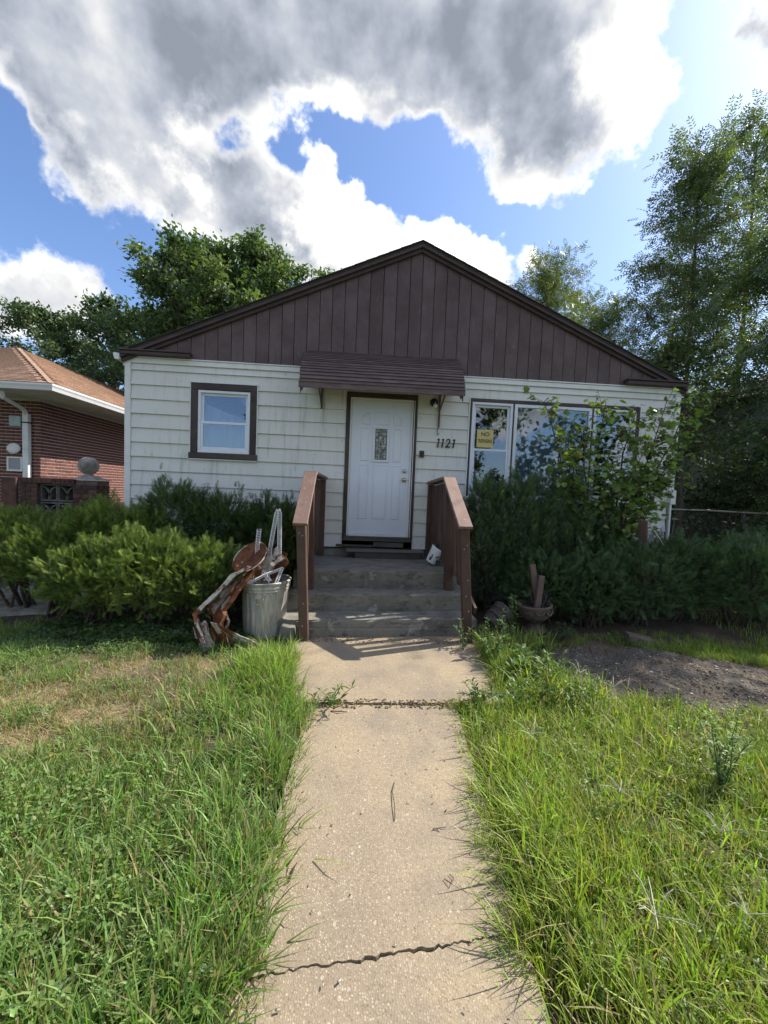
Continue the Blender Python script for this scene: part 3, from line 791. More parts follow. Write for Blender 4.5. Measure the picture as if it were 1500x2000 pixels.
    for k in range(NS):
        (y0, z0), (y1, z1) = at(k/NS), at((k+1)/NS)
        d = Vector((0, y1-y0, z1-z0)).normalized(); nrm = Vector((0, d.z, -d.y))
        if nrm.y > 0: nrm = -nrm
        sgx = rr.uniform(-.004, .004)
        o0, o1 = .006, .020
        a = Vector((0,y0,z0))+nrm*o0; b = Vector((0,y1,z1))+nrm*o1; c = Vector((0,y1,z1))+nrm*.002; e = Vector((0,y0,z0))-nrm*.004
        q = [a, b, c, e]
        m = MB().add([(AX0+sgx, p.y, p.z) for p in q]+[(AX1+sgx, p.y, p.z) for p in q], [(0,1,2,3),(7,6,5,4)]+[(i,i+4,(i+1)%4+4,(i+1)%4) for i in range(4)])
        m.build('slat', 'awning_metal', root, .002)
    MB().box(AX0-.005, AX1+.005, -.572, -.550, 2.965, 3.040).box(AX0-.003, AX1+.003, -.585, -.552, 3.036, 3.046).build('drip_edge', 'awning_metal', root, .003)
    for X in (-.90, .86):
        MB().box(X-.012,X+.012,-.055,-.026,2.62 if X > 0 else 2.80,3.20).beam((X,-.05,2.85),(X,-.50,3.05),.018,.018).build('bracket', 'awning_metal', root)
    MB().tube([(.86,-.045,2.64),(.84,-.04,2.55),(.845,-.05,2.50),(.87,-.045,2.53)], .006, 6).build('hanging_wire', 'black_iron', root)
    # ---------------- porch lamp, bell, number
    lm = MB().lathe([(0,0),(.062,0),(.058,.022),(.036,.035),(.034,.060),(0,.062)], 0, 0, 20, Matrix.Rotation(R(90),4,'X'))
    lm.v = [(x+.775, y-.022, z+2.985) for x, y, z in lm.v]
    lamp = lm.build('porch_lamp', 'black_iron', house)
    bl = MB().lathe([(0,-.062),(.020,-.056),(.031,-.034),(.030,-.014),(.019,.008),(.017,.030),(0,.03)], 0, 0, 16, Matrix.Rotation(R(-28),4,'X'))
    bl.v = [(x+.785, y-.082, z+2.945) for x, y, z in bl.v]; bl.build('bulb', 'bulb_glass', lamp)
    bell = MB().box(.588,.658,-.050,-.018,2.155,2.255).build('doorbell', 'casing_wood', house, .005)
    MB().box(.606,.640,-.060,-.051,2.185,2.225).build('button', 'black_iron', bell, .004)
    def stroke(pts, wd):
        """flat numeral stroke of changing width on the wall"""
        m = MB(); L = []; Rr = []
        for i, (p, w_) in enumerate(zip(pts, wd)):
            a = Vector(pts[max(i-1,0)]); b = Vector(pts[min(i+1,len(pts)-1)]); d = (b-a).normalized(); nn = Vector((-d.y, d.x))
            L.append(Vector(p)+nn*w_/2); Rr.append(Vector(p)-nn*w_/2)
        k = len(pts); vs = [(p.x,-.036,p.y) for p in L]+[(p.x,-.036,p.y) for p in Rr]+[(p.x,-.02,p.y) for p in L]+[(p.x,-.02,p.y) for p in Rr]
        fs = []
        for i in range(k-1): fs += [(i,k+i,k+i+1,i+1),(2*k+i,2*k+i+1,3*k+i+1,3*k+i),(i,i+1,2*k+i+1,2*k+i),(k+i,3*k+i,3*k+i+1,k+i+1)]
        fs += [(0,2*k,3*k,k),(k-1,2*k-1,4*k-1,3*k-1)]
        return m.add(vs, fs)
    nb = None
    for ch, x in (('1',.868),('1',.935),('2',1.015),('1',1.105)):
        z0, h_ = 2.322, .128; z0 += (x-.868)*-.0
        if ch == '1':
            m = stroke([(x-.016,z0+h_*.84),(x-.004,z0+h_*.92),(x+.008,z0+h_*.97)], [.006,.014,.016])
            a = stroke([(x+.012,z0+h_),(x+.002,z0+h_*.5),(x-.006,z0+h_*.08),(x-.004,z0)], [.021,.017,.019,.030])
            m.add(a.v, a.f)
        else:
            m = stroke([(x-.024,z0+h_*.70),(x-.014,z0+h_*.93),(x+.010,z0+h_),(x+.028,z0+h_*.84),(x+.024,z0+h_*.60),(x+.002,z0+h_*.33),(x-.030,z0+.010)], [.018,.015,.017,.022,.022,.017,.012])
            a = stroke([(x-.034,z0+.006),(x-.005,z0+.014),(x+.022,z0+.004),(x+.036,z0+.026)], [.020,.022,.019,.008]); m.add(a.v, a.f)
        m.build('house_number', 'black_iron', house)
build_house()

# curtain behind the left window, notice in the picture window
ct = thing('curtain', 'pale curtain sagging open behind the small left window', 'curtain', (-2.31, .10, 2.0))
cv = MB(); n = 26
xs = [-2.72+.82*i/n for i in range(n+1)]; wv = [.10+.008*math.sin(i*1.7)+.004*math.sin(i*.6) for i in range(n+1)]
cv.add([(x, w, 2.03) for x, w in zip(xs, wv)]+[(x, w, 2.60) for x, w in zip(xs, wv)], [(i,i+1,n+2+i,n+1+i) for i in range(n)], True)
def hole_lo(t): return 2.60 + .30*(1-t)**1.4 - .0*t
bot = [(x, .115, 2.60 + .27*max(0,(1-i/n))**1.5 if i > 2 else 2.90) for i, x in enumerate(xs)]
cv.add([(x, .115, 2.598) for x in xs] + bot, [(i,i+1,n+2+i,n+1+i) for i in range(n)], True)
cv.build('cloth', 'curtain_cloth', ct)
MB().add([(-2.25,.118,2.99),(-1.90,.118,2.99),(-1.90,.118,2.68)], [(0,1,2)]).build('cloth_flap', 'curtain_cloth', ct)
c2 = thing('curtain', 'wide pale curtain drawn behind the picture window', 'curtain', (2.65, .25, 1.6))
cv = MB(); n = 90; xs = [2.06+1.15*i/n for i in range(n+1)]
cv.add([(x, .26+.02*math.sin(i*.9), 1.62) for i, x in enumerate(xs)]+[(x, .26+.02*math.sin(i*.9), 3.02) for i, x in enumerate(xs)], [(i,i+1,n+2+i,n+1+i) for i in range(n)], True)
cv.build('cloth', 'curtain_cloth', c2)
nt = thing('notice', 'yellow NO TRESPASSING notice on the narrow sash of the picture window', 'sign', (1.585, -.03, 2.34))
MB().box(1.462,1.716,-.0145,-.0115,2.352,2.622).build('sheet', 'sign_yellow', nt)
def text(body, x, z, size, y, parent, mat, name='lettering', sx=1.0):
    cu = bpy.data.curves.new(name, 'FONT'); cu.body = body; cu.size = size; cu.align_x = 'CENTER'; cu.extrude = .0006; cu.offset = size*.016
    o = bpy.data.objects.new(name, cu); C.objects.link(o); o.parent = parent; cu.materials.append(MATS[mat])
    bpy.context.view_layer.update()
    me = bpy.data.meshes.new_from_object(o.evaluated_get(bpy.context.evaluated_depsgraph_get())); bpy.data.objects.remove(o)
    o = bpy.data.objects.new(name, me); C.objects.link(o); o.parent = parent
    o.location = Vector((x, y, z)) - wl(parent); o.rotation_euler = (R(90), 0, 0); o.scale = (sx, 1, 1)
    return o
text('NO', 1.589, 2.525, .085, -.0155, nt, 'sign_black')
text('TRESPASSING', 1.589, 2.425, .074, -.0155, nt, 'sign_black', sx=.50)
# ------------------------------------------------------------------ front steps
st = thing('front_steps', 'worn grey concrete front steps with landing at the door', 'steps', (0, -1.7, 0))
def stoop():
    rr = random.Random(9)
    lev = [(0.0, .205, -1.735, -1.60), (.205, .405, -1.435, -1.275), (.405, .622, -1.150, -1.00)]
    def ragged_block(z0, z1, yl, yr, yback, xl, xr, name):
        n = 26; m = MB(); top = []; bot = []
        for i in range(n+1):
            t = i/n; x = xl+(xr-xl)*t; y = yl+(yr-yl)*t
            ch = rr.uniform(0, .010) + (.016 if rr.random() < .10 else 0)
            top.append((x, y+ch, z1-rr.uniform(0,.004))); bot.append((x, y+rr.uniform(-.003,.003), z0))
        mid = [(a[0], b[1]+.001, a[2]-.018-rr.uniform(0,.008)) for a, b in zip(top, bot)]
        bt = [(xl, yback, z1), (xr, yback, z1), (xl, yback, z0), (xr, yback, z0)]
        vs = bot+mid+top+bt; k = n+1; fs = []
        for i in range(n): fs += [(i,i+1,k+i+1,k+i),(k+i,k+i+1,2*k+i+1,2*k+i)]
        b0 = 3*k
        fs += [tuple(2*k+i for i in range(k))+(b0+1,b0), (0,k,2*k,b0,b0+2), (k-1,b0+3,b0+1,3*k-1,2*k-1), (b0,b0+1,b0+3,b0+2)]
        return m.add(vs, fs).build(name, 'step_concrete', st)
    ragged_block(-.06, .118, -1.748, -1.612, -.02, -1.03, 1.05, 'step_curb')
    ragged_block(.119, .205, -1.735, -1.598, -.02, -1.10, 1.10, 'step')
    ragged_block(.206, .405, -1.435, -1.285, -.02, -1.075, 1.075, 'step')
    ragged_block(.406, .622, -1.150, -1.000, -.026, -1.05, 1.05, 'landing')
stoop()
ws = thing('step_board', 'weathered grey plank step under the front door', 'step', (.15, -.2, .62))
MB().hexa([(-.46,-.235,.715),(.70,-.175,.715),(.70,-.028,.715),(-.46,-.028,.715)], [(-.46,-.235,.750),(.70,-.175,.750),(.70,-.028,.750),(-.46,-.028,.750)]).build('tread', 'grey_plank', ws, .004)
MB().hexa([(-.33,-.205,.6245),(.66,-.15,.6245),(.66,-.115,.6245),(-.33,-.17,.6245)], [(-.33,-.205,.7145),(.66,-.15,.7145),(.66,-.115,.7145),(-.33,-.17,.7145)]).build('riser', 'dark_plank', ws, .004)
MB().box(-.62,-.06,-.055,-.027,.765,.800).box(-.06,.40,-.070,-.027,.775,.850).build('sill_board', 'dark_plank', ws, .004)

def handrail(label, sgn, base, top, p2b, p2t, wall):
    """base/top: foot and head of the front post, p2b/p2t: second post, wall: end at the siding"""
    g0 = thing('handrail', label, 'handrail', (base[0], base[1], base[2]), 'handrails beside the front steps')
    s = .047
    q = lambda p, w=s: [(p[0]-w,p[1]-w,p[2]),(p[0]+w,p[1]-w,p[2]),(p[0]+w,p[1]+w,p[2]),(p[0]-w,p[1]+w,p[2])]
    MB().hexa(q(base), q(top)).build('post', 'rail_paint', g0, .004)
    MB().hexa(q(p2b), q(p2t)).build('post', 'rail_paint', g0, .004)
    B0, T0 = Vector(base), Vector(top); nh = MB()
    for k in ((.30,.012),(.42,-.01),(.155,.015),(.55,.014),(.80,-.016),(.83,.018)) if sgn > 0 else ((.34,.01),(.16,-.006),(.88,.016),(.90,-.018)):
        c = B0.lerp(T0, k[0]) + Vector((k[1], -s-.0015, 0)); nh.box(c.x-.0045, c.x+.0045, c.y-.002, c.y+.002, c.z-.0045, c.z+.0045)
    nh.build('nail_heads', 'nail_head', g0)['kind'] = 'stuff'
    B = Vector
    hd = lambda p, dz: B((p[0], p[1], p[2]+dz))
    # caps
    d = (B(p2t)-B(top)).normalized()
    MB().beam(hd(top,.020)-d*.10, hd(p2t,.020)+d*.02, .150, .036).build('cap_rail', 'cap_paint', g0, .004)
    MB().beam(hd(p2t,.034)+B((0,.015,0)), hd(wall,.034), .150, .036).build('cap_rail', 'cap_paint', g0, .004)
    # rails under the caps and near the feet
    off = B((sgn*.062, 0, 0))
    MB().beam(hd(top,-.075)+off, hd(p2t,-.075)+off, .034, .088).build('side_rail', 'rail_paint', g0, .003)
    MB().beam(hd(p2t,-.075)+off, hd(wall,-.075)+off, .034, .088).build('side_rail', 'rail_paint', g0, .003)
    la = B((base[0], base[1], .36)); lb = B((p2b[0], p2b[1], .72)); lc = B((wall[0], wall[1], .80))
    MB().beam(la+off, lb+off, .034, .088).build('side_rail', 'rail_paint', g0, .003)
    MB().beam(lb+off, lc+off, .034, .088).build('side_rail', 'rail_paint', g0, .003)
    MB().box(wall[0]-s, wall[0]+s, wall[1]-.05, wall[1]+.02, .64, wall[2]+.012).build('post', 'rail_paint', g0, .004)
    # balusters
    off2 = B((sgn*.026, 0, 0))
    def bal(a, b, lo, hi):
        x = B(a); y = B(b); dd = (y-x).normalized()*.030; o_ = off2
        lo0, hi0 = lo+o_, hi+o_
        w = .017
        MB().hexa([(lo0.x-w,lo0.y-.030,lo0.z),(lo0.x+w,lo0.y-.030,lo0.z),(lo0.x+w,lo0.y+.030,lo0.z),(lo0.x-w,lo0.y+.030,lo0.z)], [(hi0.x-w,hi0.y-.030,hi0.z),(hi0.x+w,hi0.y-.030,hi0.z),(hi0.x+w,hi0.y+.030,hi0.z),(hi0.x-w,hi0.y+.030,hi0.z)]).build('baluster', 'rail_paint', g0, .003)
    for k in range(4):
        t = (k+1)/5; hi = B(top).lerp(B(p2t), t); lo = la.lerp(lb, t); bal(top, p2t, B((lo.x, lo.y, lo.z-.03)), B((hi.x, hi.y, hi.z-.02)))
    for k in range(9):
        t = (k+.8)/9.6; hi = B(p2t).lerp(B(wall), t); lo = lb.lerp(lc, t); bal(p2t, wall, B((lo.x, lo.y, lo.z-.03)), B((hi.x, hi.y, hi.z-.01)))
    return g0
handrail('brown wooden handrail on the trash can side of the steps', -1, (-.805,-1.795,-.03), (-.875,-1.79,1.285), (-.845,-1.185,.40), (-.875,-1.185,1.772), (-.845,-.06,1.745))
handrail('brown wooden handrail leaning inward on the urn side of the steps', 1, (.955,-1.775,-.03), (.845,-1.770,1.305), (.88,-1.075,.40), (.825,-1.075,1.785), (.785,-.06,1.735))

# tipped white pot on the landing
def pot():
    t = thing('planter_pot', 'white pot with dark leaf print tipped over on the landing', 'pot', (.74, -.52, .63))
    M = Matrix.Rotation(R(28), 4, 'Y') @ Matrix.Rotation(R(8), 4, 'X')
    prof = [(0,0),(.068,0),(.073,.01),(.100,.205),(.106,.215),(.106,.232),(.096,.232),(.092,.2),(0,.195)]
    m = MB().lathe(prof, 0, 0, 26, M); zmin = min(v[2] for v in m.v)
    sh = Vector((.735, -.56, .628-zmin)); m.v = [(x+sh.x, y+sh.y, z+sh.z) for x, y, z in m.v]
    body = m.build('pot', 'bucket_white', t)
    lf = MB(); r2 = random.Random(4)
    for k in range(9):
        a0 = -math.pi/2 + r2.uniform(-1.0, 1.0); z0 = r2.uniform(.05,.15); L = .055; tw = r2.uniform(-.9,.9); pts = []
        for j in range(8):
            an = 2*math.pi*j/8; u = math.cos(an)*L*.5; w = math.sin(an)*L*.20
            du = u*math.sin(tw)-w*math.cos(tw); dz = u*math.cos(tw)+w*math.sin(tw)
            zz = z0+dz; rad = .073+.027*zz/.2+.0025; aa = a0+du/rad
            pts.append(M @ Vector((math.cos(aa)*rad, math.sin(aa)*rad, zz)) + sh)
        lf.add(pts, [tuple(range(8))])
    lf.build('leaf_print', 'print_dark', body)
    return M, sh, t
POT_M, POT_SH, POT = pot()

# ------------------------------------------------------------------ neighbouring brick house
def box_mesh(name, dx, dy, dz, mat):
    me = bpy.data.meshes.new(name); h = (dx/2, dy/2, dz/2)
    vs = [(sx*h[0], sy*h[1], sz*h[2]) for sz in (-1,1) for sy in (-1,1) for sx in (-1,1)]
    me.from_pydata(vs, [], [(0,2,3,1),(4,5,7,6),(0,1,5,4),(2,6,7,3),(0,4,6,2),(1,3,7,5)]); me.materials.append(MATS[mat]); return me
def place(name, me, loc, parent, rot=None):
    o = bpy.data.objects.new(name, me); C.objects.link(o); o.parent = parent
    o.location = Vector(loc)-wl(parent)
    if rot: o.rotation_euler = rot
    return o
def brick_house():
    WX, WY, SZ = -7.72, 3.52, 3.43
    nh = thing('brick_house', 'low red brick house with tan hip roof and white gutters', 'house', (WX-4, WY+5, 0))
    core = MB().box(WX-9, WX, WY, WY+12, -.05, SZ).build('wall', 'mortar', nh)
    cams = Vector((-.254,-5.771,1.61)); rr = random.Random(2)
    L, Hh, PX, PZ = .199, .060, .214, .0765
    cand = []
    for r in range(int(SZ/PZ)):
        z = .04 + r*PZ
        if z > SZ-.03: break
        s = (r % 2)*PX/2
        k = 0
        while True:
            yc = WY + .1 + s + k*PX; k += 1
            if k == 1 and s: cand.append(((WX+.001, WY+.048, z), 'h'))
            if yc > WY+11.8: break
            cand.append(((WX+.001, yc, z), 's'))
        k = 0
        while True:
            xc = WX - .1 - (PX/2 - s) - k*PX; k += 1
            if k == 1 and not s: cand.append(((WX-.048, WY-.001, z), 'k'))
            if xc < WX-8.8: break
            cand.append(((xc, WY-.001, z), 'f'))
    def seen(c):
        p, s = c
        d = (Vector(p)-cams).length
        vis = p[2] > .95 and (p[1] < 6.9 if s in 'sh' else p[0] > -8.75)
        return (0 if vis else 1, d)
    cand.sort(key=seen)
    mh = box_mesh('brick', .016, .093, Hh, 'brick_red'); ms = box_mesh('brick', .016, L, Hh, 'brick_red'); mf = box_mesh('brick', L, .016, Hh, 'brick_red'); mk = box_mesh('brick', .093, .016, Hh, 'brick_red')
    for p, s in cand[:300]:
        j = rr.uniform(-.002, .002)
        place('brick', {'s': ms, 'h': mh, 'f': mf, 'k': mk}[s], (p[0]+(j if s in 'sh' else 0), p[1]+(j if s in 'fk' else 0), p[2]), core)
    m = MB()
    for p, s in cand[300:]:
        a, b = {'s': (.008, L/2), 'h': (.008, .0465), 'f': (L/2, .008), 'k': (.0465, .008)}[s]
        m.box(p[0]-a, p[0]+a, p[1]-b, p[1]+b, p[2]-Hh/2, p[2]+Hh/2)
    o = m.build('brick_courses', 'brick_red', core); o['kind'] = 'stuff'
    # roof
    GX, GY, GZ, sl_ = -6.60, 2.40, 3.50, .47
    w = 4.35
    def rz(d): return GZ + .02 + d*sl_
    rb = MB(); x0, x1, y0, y1 = GX-2*w, GX, GY, GY+15
    A, B_, Cc, D = (x0,y0,rz(0)), (x1,y0,rz(0)), (x1,y1,rz(0)), (x0,y1,rz(0)); E_, F_ = (GX-w, y0+w, rz(w)), (GX-w, y1-w, rz(w))
    rb.add([A,B_,Cc,D,E_,F_], [(0,1,4),(1,2,5,4),(2,3,5),(3,0,4,5)])
    roof = rb.build('roof', 'shingle_tan', nh)
    sh = []
    ex, tw = .135, .30
    ang = math.atan(sl_)
    n = int(w/(ex*math.cos(ang)))
    for r in range(n):
        d = (r+.5)*ex*math.cos(ang); z = rz(d)+.010; st_ = (r % 2)*tw/2 + rr.uniform(-.02,.02)
        y = GY + d + st_
        while y < GY + 11: sh.append((Vector((GX-d, y+tw/2, z)), 's')); y += tw
        x = GX - d - st_
        while x > GX-2*w+d+.2: sh.append((Vector((x-tw/2, GY+d, z)), 'f')); x -= tw
    sh.sort(key=lambda q: (0 if (q[1] == 's' and q[0].y < 8.2 and q[0].x > GX-3.4) or (q[1] == 'f' and q[0].x > -8.6) else 1, (q[0]-cams).length))
    def tabmesh(side):
        me = box_mesh('shingle', ex*1.12 if side == 's' else tw-.006, tw-.006 if side == 's' else ex*1.12, .017, 'shingle_tan'); return me
    t_s, t_f = tabmesh('s'), tabmesh('f')
    for q, s in sh[:300]:
        tilt = ang-.115 + rr.uniform(-.03, .02)
        place('shingle', t_s if s == 's' else t_f, q, roof, (0, tilt, 0) if s == 's' else (tilt, 0, 0))
    m = MB()
    for q, s in sh[300:]:
        a, b = (ex*.56, tw/2-.003) if s == 's' else (tw/2-.003, ex*.56); tl = ang-.115; h = .0085
        for_ = []
        for sz in (-h, h):
            for sy in (-b, b):
                for sx_ in (-a, a):
                    if s == 's': for_.append((q.x+sx_*math.cos(tl)+sz*math.sin(tl), q.y+sy, q.z-sx_*math.sin(tl)+sz*math.cos(tl)))
                    else: for_.append((q.x+sx_, q.y+sy*math.cos(tl)-sz*math.sin(tl), q.z+sy*math.sin(tl)+sz*math.cos(tl)))
        m.add(for_, [(0,2,3,1),(4,5,7,6),(0,1,5,4),(2,6,7,3),(0,4,6,2),(1,3,7,5)])
    o = m.build('shingle_courses', 'shingle_tan', roof); o['kind'] = 'stuff'
    hip = MB()
    for k in range(22):
        d = k*.19; a = Vector((GX-d, GY+d, rz(d)+.03)); hip.beam(a+Vector((.02,-.02,-.022)), a+Vector((-.20,.20,.20*sl_-.016)), .09, .008)
    hip.build('hip_cap', 'shingle_tan', roof)
    # soffit, fascia, gutter
    MB().box(x0+.1, GX-.02, GY+.02, WY-.001, SZ-.02, SZ).box(WX+.001, GX-.02, WY, y1, SZ-.02, SZ).build('soffit', 'soffit_white', nh)
    sf = MB()
    for k in range(24): sf.box(WX+.02, GX-.13, WY+.1+k*.4, WY+.112+k*.4, SZ-.026, SZ-.0205)
    for k in range(10): sf.box(WX-.3-k*.4, WX-.288-k*.4, GY+.13, WY-.02, SZ-.026, SZ-.0205)
    sf.build('soffit_seam', 'soffit_white', nh)
    g_ = MB()
    pf = [(0,.0),(.0,-.125),(.075,-.125),(.095,-.07),(.118,-.03),(.118,0),(.108,0),(.108,-.02)]
    vs, k = [], len(pf)
    for (px_, py_) in ((1, GY), (1, y1)):
        vs += [(GX-.02+a, (GY+.02-a) if py_ == GY else y1, GZ+b) for a, b in pf]
    vs += [(x0, GY+.02-a, GZ+b) for a, b in pf]
    fs = [(i, i+1, k+i+1, k+i) for i in range(k-1)] + [(2*k+i, 2*k+i+1, i+1, i) for i in range(k-1)]
    g_.add(vs, fs); gu = g_.build('gutter', 'gutter_white', nh)
    MB().tube([(-7.66,2.50,3.36),(-7.68,2.56,3.24),(-7.93,3.34,3.14),(-7.955,3.44,3.02)], .048, 4, True, False).build('downspout_elbow', 'gutter_white', nh)
    MB().box(-8.02,-7.89,3.40,3.50,.1,3.06).build('downspout', 'gutter_white', nh, .01)
    MB().box(-8.035,-7.875,3.39,3.505,2.84,2.87).build('downspout_strap', 'black_iron', nh)
    # vents and covers on the front wall
    Yf = WY-.012
    MB().box(-8.37,-8.11,Yf-.03,Yf,2.77,3.01).build('glass_block', 'glass_block', nh, .008)
    ds = MB().lathe([(0,0),(.13,.0),(.13,.012),(.06,.018),(0,.02)], 0, 0, 22, Matrix.Rotation(R(80),4,'X') @ Matrix.Rotation(R(12),4,'Y'))
    ds.v = [(x-8.23, y+Yf-.07, z*.95+2.26) for x, y, z in ds.v]; ds.build('dish_antenna', 'white_trim', nh)
    vf = MB().box(-8.41,-8.07,Yf-.05,Yf,2.04,2.075).box(-8.41,-8.07,Yf-.05,Yf,1.74,1.78).box(-8.41,-8.37,Yf-.05,Yf,1.78,2.04).box(-8.11,-8.07,Yf-.05,Yf,1.78,2.04).build('vent_frame', 'white_trim', nh, .005)
    MB().box(-8.37,-8.11,Yf-.03,Yf,1.78,2.04).build('screen', 'screen_grey', vf)
brick_house()

def garden_wall():
    t = thing('brick_garden_wall', 'low old brick wall with concrete ball finial and pierced grey blocks', 'wall', (-5.3, 1.2, 0))
    y0, y1 = 1.1, 1.44; rr = random.Random(12)
    XL, XA, XB, XR = -6.13, -5.82, -5.24, -4.84
    core = MB()
    for (a, b) in ((XL+.015, XA-.015), (XB+.015, XR-.015)): core.box(a, b, y0+.015, y1-.015, -.05, 1.53)
    core.box(XA-.015, XB+.015, y0+.03, y1-.03, -.05, .88).box(XL+.01, XR-.01, y0+.01, y1-.01, 1.532, 1.60)
    w = core.build('wall', 'mortar_dark', t)
    PZ = .0765
    me = {}
    def brick(cx, cy, cz, dx, dy, dz):
        k = (round(dx,3), round(dy,3), round(dz,3))
        if k not in me: me[k] = box_mesh('brick', dx, dy, dz, 'brick_old')
        place('brick', me[k], (cx, cy, cz), w, (0, rr.uniform(-.012,.012), rr.uniform(-.01,.01)))
    for r in range(20):
        z = .03 + r*PZ
        for (a, b) in ((XL, XA), (XB, XR)):
            wd = b-a; n = 2 if r % 2 else 1
            cuts = [a, a+wd*.36, b] if r % 2 else [a, a+wd*.64, b]
            for c, d in zip(cuts, cuts[1:]): brick((c+d)/2, y0+.006, z, d-c-.010, .03, .065)
        brick(XR-.006, (y0+y1)/2, z, .03, (y1-y0)-.05, .065)
        if z < .86:
            for k in range(3): brick(XA+(XB-XA)*(k+.5)/3, y0+.02, z, (XB-XA)/3-.01, .03, .065)
    for k in range(12):
        x = XL + (XR-XL-.36)*(k+.5)/12; brick(x, y0+.0, 1.568, (XR-XL-.36)/12-.008, .05, .085)
    # pierced blocks: quarter arcs in square frames
    for (xa, za) in ((XA, 1.215), ((XA+XB)/2, 1.215), (XA, .90), ((XA+XB)/2, .90)):
        s = (XB-XA)/2 - .006; m = MB(); f = .028; a, b, c, d = xa+.003, xa+.003+s, za, za+.30
        m.box(a,b,y0+.05,y1-.06,d-f,d).box(a,b,y0+.05,y1-.06,c,c+f).box(a,a+f,y0+.05,y1-.06,c+f,d-f).box(b-f,b,y0+.05,y1-.06,c+f,d-f)
        for (ox, sg) in ((a+f, 1), (b-f, -1)):
            pts = [(ox+sg*.125*math.cos(q), c+f+.215*math.sin(q)) for q in np.linspace(0, math.pi/2, 9)]
            for p, q in zip(pts, pts[1:]): m.beam((p[0], y0+.14, p[1]), (q[0], y0+.14, q[1]), .16, .024, up=(0,1,0)) if False else m.hexa([(p[0]-.011*sg,y0+.06,p[1]),(q[0]-.011*sg,y0+.06,q[1]),(q[0]-.011*sg,y1-.08,q[1]),(p[0]-.011*sg,y1-.08,p[1])],[(p[0]+.013*sg,y0+.06,p[1]+.012),(q[0]+.013*sg,y0+.06,q[1]+.012),(q[0]+.013*sg,y1-.08,q[1]+.012),(p[0]+.013*sg,y1-.08,p[1]+.012)])
        m.build('pierced_block', 'breeze_grey', t)
    MB().box(XA+.0,XB,y1-.055,y1-.035,.88,1.52).build('backing', 'breeze_grey', t)
    cx, cy = (XB+XR)/2-.06, (y0+y1)/2
    MB().hexa([(XB-.03,y0-.03,1.605),(XR+.03,y0-.03,1.605),(XR+.03,y1+.03,1.605),(XB-.03,y1+.03,1.605)], [(cx-.07,cy-.07,1.685),(cx+.07,cy-.07,1.685),(cx+.07,cy+.07,1.685),(cx-.07,cy+.07,1.685)]).build('pier_cap', 'cast_stone', t, .008)
    pr = [(.085,1.67),(.075,1.70),(.072,1.715)] + [((.158*math.sin(q)), 1.858-.155*math.cos(q)) for q in np.linspace(.42, math.pi, 18)]
    MB().lathe(pr, cx, cy, 32).build('ball_finial', 'cast_stone', t)
    # stretch further left, nearly edge on, with pale blocks
    w2 = MB().box(-7.0,-6.74,1.75,1.95,-.05,1.60).build('end_pier', 'brick_old', t)
    for z in (.66,.98,1.30):
        m = MB().box(-6.735,-6.595,1.80,1.94,z,z+.04).box(-6.735,-6.595,1.80,1.94,z+.26,z+.30).box(-6.735,-6.70,1.80,1.94,z+.04,z+.26).box(-6.63,-6.595,1.80,1.94,z+.04,z+.26)
        m.build('pierced_block', 'wall_block', t)
garden_wall()

# ------------------------------------------------------------------ house and fence on the other side
def right_house():
    t = thing('sided_house', 'dull olive sided house wall behind the trees beyond the fence', 'house', (12, 8, 0))
    X0, Y0, Y1, HZ = 9.4, 2.6, 15, 4.3
    MB().box(X0, X0+6, Y0, Y1, -.05, HZ).build('wall', 'green_siding', t)
    z = .3; 
    while z < HZ-.1:
        m = MB().hexa([(X0-.026,Y0,z),(X0-.026,Y1,z),(X0-.001,Y1,z),(X0-.001,Y0,z)], [(X0-.006,Y0,z+.225),(X0-.006,Y1,z+.225),(X0-.001,Y1,z+.225),(X0-.001,Y0,z+.225)])
        m.f = [tuple(reversed(f)) for f in m.f]
        m.build('siding_board', 'green_siding', t)
        m = MB().hexa([(X0,Y0-.026,z),(X0+6,Y0-.026,z),(X0+6,Y0-.001,z),(X0,Y0-.001,z)], [(X0,Y0-.006,z+.225),(X0+6,Y0-.006,z+.225),(X0+6,Y0-.001,z+.225),(X0,Y0-.001,z+.225)])
        m.build('siding_board', 'green_siding', t)
        z += .228
    m = MB().add([(X0-.4,Y0-.4,HZ),(X0+3,Y0-.4,HZ+1.5),(X0+6.4,Y0-.4,HZ),(X0-.4,Y1,HZ),(X0+3,Y1,HZ+1.5),(X0+6.4,Y1,HZ)], [(0,1,4,3),(1,2,5,4),(0,3,5,2),(0,2,1),(3,4,5)])
    m.build('roof', 'roofing', t)
right_house()
